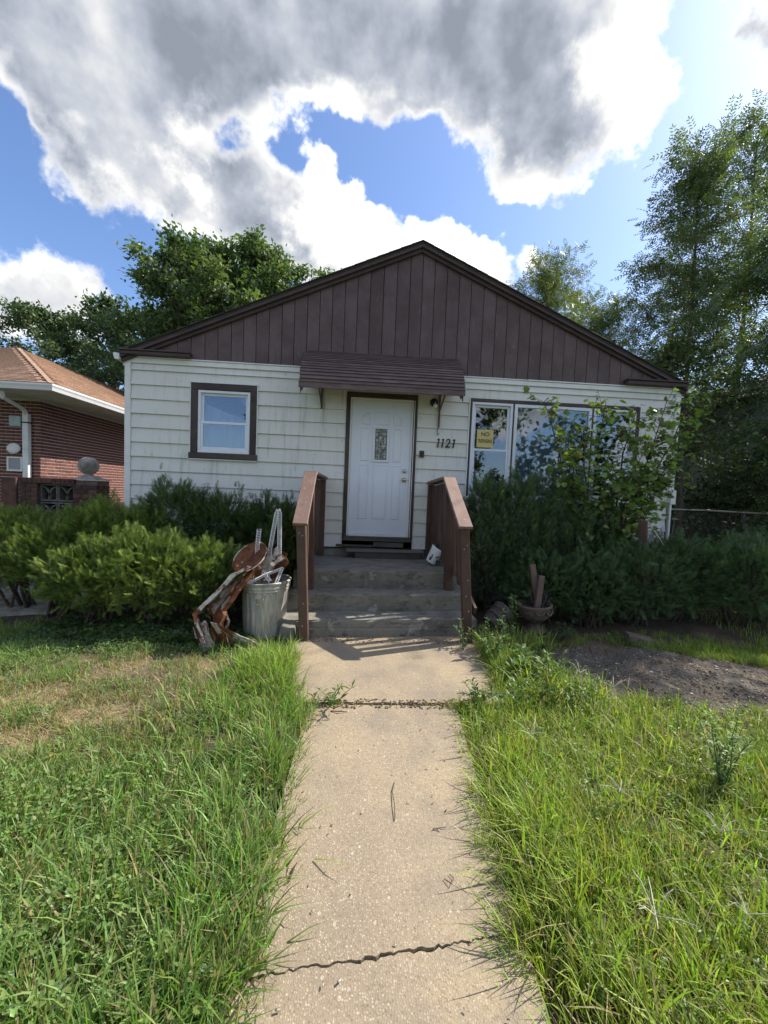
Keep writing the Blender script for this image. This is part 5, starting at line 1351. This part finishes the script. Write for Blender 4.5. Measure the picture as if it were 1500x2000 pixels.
# ------------------------------------------------------------------ trash can and scrap
def lattice(pts, wdir, w, par, mat='strip_white'):
    """perforated metal strip: two edge bars, cross and slant bars between"""
    m = MB(); wd = Vector(wdir).normalized(); pts = [Vector(p) for p in pts]
    e = w*.16
    for s in (-1, 1): m.tube([p+wd*s*(w/2-e/2) for p in pts], e*.62, 4, True, False)
    for a, b in zip(pts, pts[1:]):
        L = (b-a).length; n = max(1, int(L/.026))
        for k in range(n):
            p, q = a.lerp(b, k/n), a.lerp(b, (k+1)/n); m.beam(p-wd*w*.42, p+wd*w*.42, .009, .004); m.beam(p-wd*w*.42, q+wd*w*.42, .008, .004)
    return m.build('strip', mat, par)
def trash():
    cx, cy = -1.27, -1.60
    t = thing('trash_can', 'dented galvanised trash can full of scrap metal', 'trash can', (cx, cy, 0))
    n = 88
    def rf(j, z):
        return 1 + (.016*(1 if (j % 4) in (0,1) else -1) if .06 < z < .50 else 0)
    prof = [(0,.012),(.205,.012),(.212,.0),(.216,.03),(.215,.058),(.218,.065),(.232,.30),(.244,.495),(.246,.505),(.252,.52),(.250,.535),(.256,.55),(.254,.575),(.262,.590),(.266,.605),(.260,.615),(.248,.610),(.240,.50),(.212,.07),(0,.05)]
    m = MB().lathe(prof, cx, cy, n, None, False, rf)
    m.v = [(x-.03*max(0,z-.2)*math.sin(z*9)+.012*math.exp(-((x-cx+.1)**2+(z-.3)**2)/.02), y+.045*math.exp(-((x-cx-.08)**2+(z-.22)**2)/.012)*(1 if y < cy else 0), z+.030*(x-cx)) for x, y, z in m.v]
    body = m.build('body', 'galvanised', t)
    MB().tube([(cx-.262+.524*0+.262*math.cos(a)+.262-.0, cy+.262*math.sin(a), .606+.030*.262*math.cos(a)) for a in np.linspace(0, 2*math.pi, 33)], .010, 6, False).build('rim', 'galvanised', body)
    h = MB().box(cx+.0-.045,cx+.045,cy-.252,cy-.236,.455,.492)
    h.tube([(cx-.04,cy-.252,.472),(cx-.045,cy-.268,.44),(cx-.035,cy-.272,.405),(cx+.035,cy-.272,.405),(cx+.045,cy-.268,.44),(cx+.04,cy-.252,.472)], .005, 6)
    h.build('handle', 'galvanised', t)
    G_ = 'white perforated metal strips in the trash can'
    def strip(label, pts, wdir, w=.046):
        s = thing('perforated_strip', label, 'metal strip', pts[0], G_); lattice(pts, wdir, w, s)
    strip('short perforated white strip standing apart behind the rusty lid', [(-1.38,-1.52,.55),(-1.385,-1.53,.95),(-1.368,-1.54,1.15)], (1,.2,.0))
    strip('tall perforated white strip folded back over itself', [(-1.26,-1.55,.58),(-1.245,-1.55,.92),(-1.18,-1.56,1.33),(-1.165,-1.56,1.375),(-1.145,-1.56,1.33),(-1.14,-1.55,.85)], (1,-.1,.12))
    strip('perforated white strip lying over the can rim', [(-1.40,-1.83,.605),(-1.25,-1.72,.68),(-1.09,-1.62,.735)], (.3,-.5,.8))
    strip('perforated white strip crossing under the others', [(-1.40,-1.60,.78),(-1.26,-1.72,.70),(-1.17,-1.80,.63)], (.6,.2,.8), .040)
    strip('bent perforated white strip poking down into the can', [(-1.36,-1.76,.72),(-1.375,-1.78,.60),(-1.35,-1.74,.52)], (1,-.2,.2), .040)
    strip('perforated white strip leaning on the right of the can', [(-1.09,-1.63,.74),(-1.13,-1.70,.60),(-1.16,-1.68,.48)], (1,.4,.2), .040)
    # dished lid, tilted towards the camera
    l = thing('rusty_lid', 'rusty round metal dish tilted on top of the scrap', 'metal lid', (-1.43, -1.60, .82))
    M = Matrix.Translation((-1.435,-1.62,.845)) @ Matrix.Rotation(R(-27),4,'Y') @ Matrix.Rotation(R(38),4,'X')
    d = MB().lathe([(0,-.04),(.08,-.045),(.15,-.028),(.185,.004),(.200,.010),(.205,.004),(.188,-.008),(.15,-.04),(0,-.055)], 0, 0, 30); d.v = [tuple(M @ Vector(v)) for v in d.v]; d.build('dish', 'rust', l)
    rg = MB().tube([tuple(M @ Vector((.198*math.cos(a), .198*math.sin(a), .012))) for a in np.linspace(0,2*math.pi,33)], .007, 6, False); rg.build('rolled_edge', 'rust_white', l)
    rr = random.Random(8)
    def bent(name, label, pts, wdir, w, th, mat, lip=None, g=None):
        s = thing(name, label, 'scrap metal', pts[0], g); wd = Vector(wdir).normalized(); P_ = []
        pts = [Vector(p) for p in pts]
        for a, b in zip(pts, pts[1:]):
            for k in range(3): P_.append(a.lerp(b, k/3)+Vector((rr.uniform(-.005,.005),rr.uniform(-.005,.005),rr.uniform(-.005,.005))))
        P_.append(pts[-1]); n_ = len(P_)
        wv = [w*(1+.08*math.sin(i*1.3)+rr.uniform(-.07,.07)) for i in range(n_)]
        d0 = (pts[-1]-pts[0]).normalized(); nn = d0.cross(wd).normalized()
        m = MB().sheet([p+wd*a/2 for p, a in zip(P_, wv)], [p-wd*a/2 for p, a in zip(P_, wv)], th, nn)
        m.build('panel', mat, s)
        if lip:
            for sg in (-1, 1):
                m = MB().sheet([p+wd*sg*a/2 for p, a in zip(P_, wv)], [p+wd*sg*a/2+nn*lip*(1+rr.uniform(-.3,.3)) for p, a in zip(P_, wv)], .004, wd)
                m.build('flange', mat, s)
    bent('rusted_channel', 'rusted metal channel with flaking white paint hanging out of the can', [(-1.40,-1.68,.74),(-1.54,-1.76,.66),(-1.74,-1.86,.42),(-1.86,-1.92,.29),(-1.80,-1.95,.16),(-1.73,-1.98,.02)], (.25,-.9,.35), .17, .005, 'rust_flaky', .045)
    bent('rusted_channel', 'bare brown rusted channel bent like an elbow beside the can', [(-1.34,-1.78,.74),(-1.48,-1.88,.54),(-1.62,-1.92,.32),(-1.64,-1.94,.20),(-1.60,-1.97,.10),(-1.52,-1.99,.02)], (.75,-.45,.45), .15, .005, 'rust', .04)
    bent('rusted_sheet', 'crumpled brown and white sheet wedged between channel and can', [(-1.50,-1.72,.62),(-1.60,-1.80,.46),(-1.68,-1.86,.36),(-1.60,-1.90,.22),(-1.66,-1.93,.08)], (.8,-.4,.3), .17, .006, 'rust_flaky', .04)
    bent('rusted_sheet', 'peeling beige metal sheet lying in the grass before the can', [(-1.66,-1.99,.20),(-1.48,-2.02,.13),(-1.30,-2.03,.06),(-1.18,-2.04,.01)], (-.2,-.5,.8), .19, .005, 'rust_white', None)
    bent('rusted_sheet', 'peeling white metal flap touching the ground left of the can', [(-1.82,-1.95,.22),(-1.76,-1.99,.10),(-1.69,-2.02,.0)], (.8,.1,.55), .12, .005, 'rust_white', .03)
    bent('rusted_sheet', 'curled white painted metal sheet in the mouth of the can', [(-1.33,-1.62,.66),(-1.24,-1.58,.80),(-1.13,-1.54,.90)], (.55,-.5,-.55), .16, .006, 'rust_white', .03)
    bent('rusted_sheet', 'orange rusted pointed metal scrap at the right of the can', [(-1.22,-1.55,.64),(-1.12,-1.56,.72),(-1.05,-1.57,.83)], (.5,-.3,-.7), .085, .006, 'rust', None)
    bent('rusted_sheet', 'dark rusted plate standing behind the dish', [(-1.30,-1.48,.60),(-1.22,-1.46,.80),(-1.14,-1.45,.90)], (1,-.2,-.4), .16, .006, 'rust', None)
    bent('rusted_sheet', 'crumpled rusted plate jammed under the dish', [(-1.46,-1.66,.62),(-1.38,-1.72,.70),(-1.28,-1.74,.70)], (.3,-.6,.7), .17, .006, 'rust_flaky', .03)
trash()
bk = thing('broken_block', 'broken pale concrete chunk between trash can and steps', 'rubble', (-.98,-1.70,0))
m = MB(); rr_ = random.Random(3)
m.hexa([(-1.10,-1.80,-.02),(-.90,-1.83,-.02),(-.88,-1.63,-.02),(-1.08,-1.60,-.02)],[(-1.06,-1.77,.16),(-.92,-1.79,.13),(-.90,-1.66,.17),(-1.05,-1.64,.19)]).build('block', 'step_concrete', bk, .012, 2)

# ------------------------------------------------------------------ urn, basket, stakes
def urn():
    cx, cy = 1.90, -1.36
    t = thing('stone_urn', 'weathered brown garden urn on a pedestal foot', 'urn', (cx, cy, 0))
    M = Matrix.Rotation(R(-4),4,'Y')
    MB().lathe([(0,0),(.135,0),(.135,.03),(.105,.05),(.070,.085),(.062,.115),(.075,.135),(.120,.155),(.165,.20),(.182,.255),(.186,.30),(.200,.315),(.204,.335),(.196,.345),(.178,.335),(.165,.28),(0,.25)], cx, cy, 36, M).build('bowl', 'urn_stone', t)
    g_ = MB()
    for k in range(9):
        a0 = k*2*math.pi/9
        g_.tube([(cx+.190*math.cos(a0+u*.6), cy+.190*math.sin(a0+u*.6), .29-.045*math.sin(math.pi*u)) for u in np.linspace(0,1,7)], .011, 5, False)
    g_.build('garland', 'urn_stone', t)
    MB().lathe([(0,.30),(.175,.30)], cx, cy, 20).build('soil', 'soil_pot', t)
    b = thing('wicker_bundle', 'dark bundle of dry sticks heaped in the urn', 'sticks', (cx+.06, cy+.04, .3)); m = MB(); rr = random.Random(2)
    for k in range(46):
        a = rr.uniform(0,6.28); r0 = rr.uniform(0,.10); p = Vector((cx+.06+r0*math.cos(a), cy+.05+r0*math.sin(a), .28)); q = p+Vector((rr.uniform(-.10,.08),rr.uniform(-.06,.06),rr.uniform(.12,.24))); m.tube([p,p.lerp(q,.5)+Vector((rr.uniform(-.02,.02),0,0)),q], rr.uniform(.004,.009), 4, True)
    m.build('stick', 'wicker', b)
    for lb, a, c in (('longer pinkish wooden stake leaning in the urn', (cx+.03,cy+.02,.28), (cx-.045,cy+.08,.80)), ('shorter pinkish wooden stake in front of the longer one', (cx-.01,cy-.04,.28), (cx+.035,cy-.02,.685))):
        s = thing('wooden_stake', lb, 'stake', a, 'stakes standing in the urn'); MB().beam(a, c, .068, .045, up=(0,1,0)).build('stake', 'stake_wood', s, .005)
    t2 = thing('basket', 'dark ribbed basket lying tipped against the steps', 'basket', (1.44, -1.30, 0)); M2 = Matrix.Translation((1.44,-1.30,.125)) @ Matrix.Rotation(R(24),4,'Z') @ Matrix.Rotation(R(62),4,'Y')
    pb = MB().lathe([(0,-.13),(.095,-.13),(.105,-.10),(.138,.10),(.146,.115),(.146,.135),(.132,.135),(.12,.08),(0,-.09)], 0, 0, 40, None, False, lambda j, z: 1+(.03 if j % 4 < 2 and z < .1 else 0)); pb.v = [tuple(M2 @ Vector(v)) for v in pb.v]; zz = min(v[2] for v in pb.v); pb.v = [(x,y,z-zz-.01) for x,y,z in pb.v]; pb.build('basket', 'wicker', t2)
    bd = MB()
    for zz_ in (-.04, .05):
        pts = [tuple((M2 @ Vector((.133*math.cos(a)*(1+zz_*.9), .133*math.sin(a)*(1+zz_*.9), zz_)))) for a in np.linspace(0,2*math.pi,25)]; bd.tube([(x,y,z-zz-.01) for x,y,z in pts], .008, 5, False)
    bd.build('band', 'wicker', t2)
urn()
pk = thing('split_plank', 'split reddish plank end poking out of the yew below the corner', 'plank', (3.70,-.60,.9))
MB().beam((3.62,-.86,.55),(3.50,-.92,1.375),.11,.03).build('plank', 'stake_wood', pk, .004)
sk = thing('stick', 'thin pale stick slanting beside the split plank', 'stick', (3.75,-.72,1.0))
MB().tube([(3.53,-.95,1.37),(3.62,-.98,1.25),(3.74,-1.02,1.06)], [.010,.009,.005], 6).build('stick', 'chip_pale', sk)
bl_ = thing('buried_block', 'dull reddish block half sunk at the back of the bare soil', 'block', (2.95,-1.70,0))
MB().hexa([(2.80,-1.76,-.03),(3.10,-1.82,-.03),(3.13,-1.66,-.03),(2.84,-1.60,-.03)], [(2.81,-1.74,.11),(3.09,-1.80,.07),(3.11,-1.68,.08),(2.85,-1.62,.12)]).build('block', 'urn_stone', bl_, .008)

# ------------------------------------------------------------------ grass
def blades(name, n, region, dens, hfun, colfun, seed, width=(.0035,.0065), lean=(0,0), curl=.5, mat='grass_blade', tuft=False):
    """single grass blades, three bends each"""
    rng = np.random.default_rng(seed); xs, ys = [], []; got = 0
    x0, x1, y0, y1 = region; per = 13 if tuft else 1; want = n//per+1
    while got < want:
        x = rng.uniform(x0, x1, want); y = rng.uniform(y0, y1, want); d = dens(x, y); k = rng.random(want) < d
        if not k.any(): break
        xs.append(x[k]); ys.append(y[k]); got += k.sum()
    x = np.concatenate(xs)[:want]; y = np.concatenate(ys)[:want]; hf = hfun(x, y)
    az = rng.uniform(0, 2*math.pi, len(x)*per); ln = rng.uniform(.1, 1., len(x)*per)*curl
    lx = np.cos(az)*ln + lean[0]; ly = np.sin(az)*ln + lean[1]
    if tuft:
        # blades stand in small tufts, each with its own height, lean and tone
        m = len(x); ta = rng.uniform(0, 6.28, m); tl = rng.uniform(0, .45, m); lx += np.repeat(np.cos(ta)*tl, per); ly += np.repeat(np.sin(ta)*tl, per)
        hf = np.repeat(hf*rng.uniform(.62, 1.45, m), per); tone = np.repeat(rng.normal(1, .17, (m,1))*(1+rng.normal(0,.06,(m,3))), per, 0)
        ox, oy = rng.normal(0, .024, m*per), rng.normal(0, .024, m*per); x = np.repeat(x, per)+ox; y = np.repeat(y, per)+oy; lx += ox*9; ly += oy*9
    n = len(x)
    z = gz(x, y) - .006; h = hf*rng.uniform(.45, 1.25, n)
    wa = az + math.pi/2 + rng.normal(0,.5,n); w = rng.uniform(width[0], width[1], n)*.5*(1+ .5*sm(h,.10,.25)); wx, wy = np.cos(wa)*w, np.sin(wa)*w
    V = np.zeros((n,7,3)); ts = (0, .38, .74, 1.0); ws = (1.0, .95, .62, 0)
    L = np.sqrt(lx**2+ly**2)
    for i, (t, q) in enumerate(zip(ts, ws)):
        b = t**1.9; px_, py_ = x+lx*h*b, y+ly*h*b; pz = z + h*(t - .42*np.minimum(L,1.3)*b)
        if i < 3:
            V[:,2*i] = np.stack([px_-wx*q, py_-wy*q, pz],1); V[:,2*i+1] = np.stack([px_+wx*q, py_+wy*q, pz],1)
        else: V[:,6] = np.stack([px_, py_, pz],1)
    F = np.array([(0,1,3),(0,3,2),(2,3,5),(2,5,4),(4,5,6)]); FF = F[None]+(np.arange(n)*7)[:,None,None]
    c = colfun(x, y, rng, n)*(tone if tuft else 1); o = mesh_np(name, V.reshape(-1,3), FF, mat, None, np.repeat(c, 7, 0)); o['kind'] = 'stuff'; return o
def edge_soft(x, y):
    """1 outside the paving; the grass creeps a little over its edges"""
    c = .055 + .055*np.sin(y*7.3)*np.sin(y*3.1+1) + .035*np.sin(y*19) + .10*np.exp(-((y+2.85)/.22)**2)
    mid = (PATH_L(y)+PATH_R(y))/2
    xx = np.where(x < mid, x-c, x+c)
    return 1.0*(~in_path(xx, y))
def noise_at(x, y, s, seed): return np.sin(x*s+seed)*np.sin(y*s*1.13+seed*1.7)*.5 + np.sin(x*s*2.3-y*s*1.7+seed)*.3 + np.sin(x*s*4.1+y*s*3.7+seed*2)*.2
def dL(x, y):
    d = np.where(x < -.4, 1., 0)*edge_soft(x, y)*(~((x < -3.75) & (y > -1.25))); dry = zone_dry(x, y)
    under = sm(y, -1.75, -1.35)
    return d*(1-.80*dry)*(1-.85*under)*np.clip(.60+.50*noise_at(x, y, 3.1, 1.)+.2*noise_at(x, y, 7.7, 3.), .06, 1)*np.where(y > -3.1, .80, 1)*(1-.6*sm(np.sqrt(((x+2.0)/1.2)**2+((y+2.35)/.45)**2)*-1, -1, -.4))
def hL(x, y):
    lush = np.exp(-(((x+1.05)/.36)**2+((y+2.65)/.55)**2)); edge = np.exp(-((x+.72)/.22)**2)
    return .075 + .130*lush + .065*edge + .050*sm(-y, 3.2, 4.2) + .02*noise_at(x, y, 2.3, 4.)
def cL(x, y, rng, n):
    g = vary(rng, n, (.195,.300,.085), .20, .07); lush = np.exp(-(((x+1.0)/.42)**2+((y+2.6)/.6)**2))[:,None]
    g = g*(1-lush) + vary(rng, n, (.25,.375,.075), .14, .05)*lush
    dry = np.clip(zone_dry(x, y)*.75 + .15, 0, 1); k = rng.random(n) < dry
    g[k] = vary(rng, k.sum(), (.32,.26,.14), .2, .05); return g
blades('left_lawn_grass', 105000, (-4.4,-.42,-5.4,-1.2), dL, hL, cL, 201, curl=.60, tuft=True)
blades('left_lawn_grass', 14000, (-9,-2.0,-7.5,.6), lambda x, y: 1.0*((x < -4.3) | (y < -5.3))*(~((x > -5.6) & (x < -3.75) & (y > -1.25))), lambda x, y: .09+0*x, cL, 203, (.007,.012), curl=.6)
def dR(x, y):
    d = np.where(x > .3, 1., 0)*edge_soft(x, y); w = noise_at(x, y, 3.7, 2.)
    return d*(1-sm(zone_dirt(x, y, w*.5), .25, .6))*(1-.8*sm(y, -2.0, -1.5))*np.clip(.68+.42*noise_at(x, y, 3.3, 6.)+.2*noise_at(x, y, 7.3, 2.), .06, 1)*np.where((y > -3.45) & (x > 1.55), .75, 1)
def hR(x, y):
    edge = np.exp(-((x-.62-(y+4.6)*.06)/.22)**2); return .080 + .050*edge + .03*sm(-y, 3.2, 4.2) + .030*np.exp(-(((x-1.1)/.3)**2+((y+2.75)/.35)**2)) + .02*noise_at(x, y, 2.6, 3.)
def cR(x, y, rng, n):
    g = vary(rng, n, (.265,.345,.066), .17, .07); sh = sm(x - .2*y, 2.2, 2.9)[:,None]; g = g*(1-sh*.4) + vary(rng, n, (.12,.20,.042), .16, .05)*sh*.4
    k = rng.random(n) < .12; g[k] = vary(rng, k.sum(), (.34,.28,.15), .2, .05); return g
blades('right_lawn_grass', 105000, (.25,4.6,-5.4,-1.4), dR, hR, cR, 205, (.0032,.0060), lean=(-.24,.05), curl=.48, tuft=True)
blades('right_lawn_grass', 12000, (.5,9,-7.5,.2), lambda x, y: 1.0*((x > 4.5) | (y < -5.3)), lambda x, y: .10+0*x, cR, 207, (.007,.012), curl=.6)
# long loose blades and pale dry stalks
blades('tall_grass', 1500, (-1.7,-.45,-4.8,-2.0), dL, lambda x, y: .20+0*x, cL, 209, (.005,.008), curl=1.0)
blades('tall_grass', 1500, (.40,2.4,-4.8,-2.3), dR, lambda x, y: .19+0*x, cR, 211, (.005,.008), curl=1.0)
straw = lambda x, y, rng, n: vary(rng, n, (.42,.35,.20), .18, .05)
blades('dry_stalks', 1500, (.45,3.0,-5.0,-3.1), dR, lambda x, y: .20+0*x, straw, 213, (.0022,.0036), curl=1.35)
blades('dry_stalks', 5200, (-3.6,-.9,-4.2,-2.1), lambda x, y: zone_dry(x, y)*(x < -.6)+.05*dL(x, y), lambda x, y: .07+0*x, straw, 215, (.003,.005), curl=1.5)
blades('dry_stalks', 420, (-.74,-.50,-5.2,-3.0), lambda x, y: 1.+0*x, lambda x, y: .08+0*x, straw, 216, (.0022,.0036), curl=1.6)
blades('dry_stalks', 380, (.36,.60,-5.2,-3.0), lambda x, y: 1.+0*x, lambda x, y: .08+0*x, straw, 218, (.0022,.0036), curl=1.6)
blades('dry_stalks', 900, (1.2,4.0,-3.2,-1.8), lambda x, y: zone_dirt(x, y), lambda x, y: .06+0*x, lambda x, y, rng, n: vary(rng, n, (.30,.25,.18), .25, .05), 219, (.0025,.0045), curl=2.1)

blades('creeping_grass', 1500, (-.92,-.45,-3.10,-2.25), lambda x, y: np.clip(1-(x+.92)/.16-np.maximum(0,(-2.55-y)*-1)*.8,0,1)+np.exp(-((y+3.0)/.05)**2)*np.clip(1-(x+.92)/.45,0,1), lambda x, y: .13+0*x, cL, 241, curl=.9)
blades('tall_grass', 2600, (.98,1.75,-3.0,-1.75), lambda x, y: 1.0*(~in_path(x,y))*(1-.8*zone_dirt(x,y)), lambda x, y: .19+0*x, cR, 245, (.004,.007), curl=.7, tuft=True)
blades('creeping_grass', 420, (-.6,.55,-3.03,-2.975), lambda x, y: np.clip(.15+np.abs(x+.03)*1.3,0,1), lambda x, y: .07+.06*np.abs(x), cR, 247, curl=1.1)
blades('creeping_grass', 1100, (.55,1.10,-3.12,-2.3), lambda x, y: np.clip(1-(1.06-x)/.14,0,1)+np.exp(-((y+3.0)/.06)**2)*np.clip(1-(1.06-x)/.5,0,1), lambda x, y: .11+0*x, cR, 243, curl=.9)
def groundcover(name, n, region, dens, hr, L, col, seed, wd=.55):
    """small leaves of clover and other low weeds"""
    rng = np.random.default_rng(seed); x0, x1, y0, y1 = region; x = rng.uniform(x0,x1,n*4); y = rng.uniform(y0,y1,n*4); k = rng.random(n*4) < dens(x,y); x, y = x[k][:n], y[k][:n]; n = len(x)
    pl = 3; X0 = np.repeat(x, pl)+rng.normal(0,.006,n*pl); Y0 = np.repeat(y, pl)+rng.normal(0,.006,n*pl); Z0 = np.repeat(gz(x,y)+rng.uniform(hr[0],hr[1],n), pl)
    a = np.repeat(rng.uniform(0,6.28,n), pl)+np.tile(np.arange(pl)*2.094, n); d = np.stack([np.cos(a),np.sin(a),rng.uniform(-.15,.75,n*pl)],1)
    T, F = rhomb(wd, .16); X, Y_, Z_ = frames(d, rng, rng.normal(0,.25,(n*pl,3))+np.array([0,0,1.]))
    V, FF = stamp(T, F, np.stack([X0,Y0,Z0],1), Y_, X, Z_, np.repeat(L*rng.uniform(.6,1.35,n),pl)); o = mesh_np(name, V, FF, 'broad_leaf', None, np.repeat(np.repeat(vary(rng,n,col,.18,.08),pl,0),4,0)); o['kind'] = 'stuff'
groundcover('clover', 2600, (-2.6,-.62,-5.3,-3.5), lambda x, y: dL(x,y)*sm(-y-.25*(x+1.3), 3.5, 4.1)*(.5+.5*noise_at(x,y,4.,8.)), (.03,.13),   .023, (.19,.27,.08), 221)
groundcover('clover', 1500, (-2.6,-.62,-5.3,-3.0), lambda x, y: dL(x,y)*sm(-y, 3.2, 4.), (.02,.11), .020, (.16,.245,.11), 223, .4)
groundcover('low_weeds', 7200, (-4.2,-.9,-3.3,-1.6), lambda x, y: dL(x,y)*(.5+.5*noise_at(x,y,3.3,5.))+.25*(x < -1.2)*(y > -2.2), (.01,.07), .022, (.15,.225,.09), 225, .42)
groundcover('low_weeds', 3200, (.45,3.2,-5.2,-3.0), lambda x, y: dR(x,y)*(.4+.6*noise_at(x,y,3.0,7.)), (.03,.10), .022, (.16,.23,.06), 227, .4)
groundcover('low_weeds', 650, (.60,1.7,-3.1,-1.7), lambda x, y: 1.0*(~in_path(x+.06,y))*(1-zone_dirt(x,y)), (.02,.16), .042, (.095,.155,.05), 229, .42)
groundcover('low_weeds', 1100, (-3.6,-1.3,-2.0,-1.3), lambda x, y: .8+0*x, (.01,.08), .050, (.075,.13,.055), 231, .62)

# crabgrass seed heads stand out one by one
def seedhead(label, x, y, h, seed, tilt=(0,0), nf=6, col='chip_pale'):
    rr = random.Random(seed); t = thing('crabgrass_stalk', label, 'grass stalk', (x, y, 0), 'dry crabgrass seed heads'); m = MB(); b = Vector((x,y,gz(np.array([x]),np.array([y]))[0]-.01)); tp = b+Vector((tilt[0]*h,tilt[1]*h,h)); m.tube([b,b.lerp(tp,.5)+Vector((rr.uniform(-.01,.01),0,.01)),tp],[.0022,.0018,.0014],4)
    for k in range(nf):
        a = k*6.28/nf+rr.uniform(-.4,.4); L = rr.uniform(.07,.14); e = rr.uniform(.2,1.0); m.tube([tp, tp+Vector((math.cos(a)*L*math.cos(e)*.6,math.sin(a)*L*math.cos(e)*.6,L*math.sin(e)*.7)), tp+Vector((math.cos(a)*L*math.cos(e),math.sin(a)*L*math.cos(e),L*math.sin(e)*.8))],[.0016,.0015,.0008],4)
    m.build('seed_head', col, t)
seedhead('pale seed head rising before the bare soil', 1.60, -3.18, .26, 1, (.1,0))
seedhead('tallest seed head overlapping the dark bare soil', 1.46, -3.10, .32, 2, (-.1,.05), 5)
seedhead('tan fan shaped seed head in the middle of the right lawn', 1.13, -3.98, .17, 3, (-.12,-.1), 8)
seedhead('low seed head beside the walk halfway along', .83, -3.55, .16, 4, (.1,0), 6)
seedhead('dry seed head close to the camera right of the walk', .82, -4.55, .17, 5, (.1,-.1), 7)
seedhead('seed head far over at the lower right edge', 1.42, -4.25, .18, 6, (-.15,0), 7)
seedhead('thin seed head leaning right in the lower lawn', 1.16, -4.55, .16, 7, (.25,0), 6)

# ------------------------------------------------------------------ litter on the ground
def chips(name, n, region, dens, size, mat, seed, zoff=.004):
    rng = np.random.default_rng(seed); x0,x1,y0,y1 = region; x = rng.uniform(x0,x1,n*6); y = rng.uniform(y0,y1,n*6); k = rng.random(n*6) < dens(x,y); x, y = x[k][:n], y[k][:n]; n = len(x)
    T = np.array([(-.5,-.18,0),(.4,-.22,0),(.55,.1,.02),(-.35,.2,.02),(0,0,.07)]); F = np.array([(0,1,4),(1,2,4),(2,3,4),(3,0,4),(0,2,1),(0,3,2)])
    a = rng.uniform(0,6.28,n); X = np.stack([np.cos(a),np.sin(a),rng.normal(0,.15,n)],1); Yv = np.stack([-np.sin(a),np.cos(a),rng.normal(0,.15,n)],1); Z = np.cross(X,Yv)
    zb = np.where(in_path(x,y), .018, gz(x,y)); V, FF = stamp(T,F,np.stack([x,y,zb+zoff],1),X,Yv,Z,size*rng.uniform(.4,1.5,n)); o = mesh_np(name,V,FF,mat,None); o['kind'] = 'stuff'
chips('wood_chips', 700, (1.1,4.2,-3.3,-1.6), lambda x,y: zone_dirt(x,y), .020, 'chip_pale', 301)
chips('wood_chips', 1500, (1.1,4.2,-3.3,-1.6), lambda x,y: zone_dirt(x,y), .026, 'chip_brown', 303)
chips('pale_scraps', 22, (1.2,4.0,-3.2,-1.8), lambda x,y: zone_dirt(x,y), .032, 'bucket_white', 305, .008)
chips('leaf_litter', 500, (-.86,1.0,-3.06,-2.94), lambda x,y: 1.+0*x, .022, 'chip_brown', 307)
chips('leaf_litter', 190, (-.62,.60,-5.2,-3.05), lambda x,y: np.clip(1.2-4*np.minimum(np.abs(x-PATH_L(y)-.03),np.abs(PATH_R(y)-.03-x)),.02,1), .011, 'chip_brown', 309)
chips('leaf_litter', 420, (-.85,1.0,-1.86,-1.70), lambda x,y: 1.+0*x, .020, 'chip_brown', 311)
chips('leaf_litter', 1500, (-3.8,-1.1,-2.0,-1.0), lambda x,y: 1.+0*x, .035, 'chip_brown', 313)
chips('pebbles', 150, (-.80,.95,-5.2,-1.9), lambda x,y: 1.0*in_path(x,y), .012, 'chip_pale', 315)
def twig(label, pts, r=.0022, mat='twig'):
    t = thing('twig', label, 'twig', pts[0], 'twigs lying on the walk'); MB().tube(pts, [r]*(len(pts)-1)+[r*.5], 5).build('twig', mat, t)
twig('thin dark curved twig lying lengthwise on the walk', [(-.035,-4.02,.022),(-.03,-3.93,.03),(-.035,-3.84,.022),(-.015,-3.77,.021)])
twig('short reddish twig right of the curved one', [(.14,-4.07,.022),(.21,-4.06,.024)], .0026)
twig('small dark seed pod twig near the left lawn', [(-.49,-4.30,.022),(-.478,-4.25,.03),(-.47,-4.22,.022)], .0035)
twig('hooked twig on the right half of the walk', [(.145,-4.30,.022),(.17,-4.33,.03),(.185,-4.30,.024),(.17,-4.28,.022)], .0018)
twig('dark twig on the slab joint at its left end', [(-.42,-3.10,.02),(-.36,-3.12,.03),(-.30,-3.11,.022)], .004)
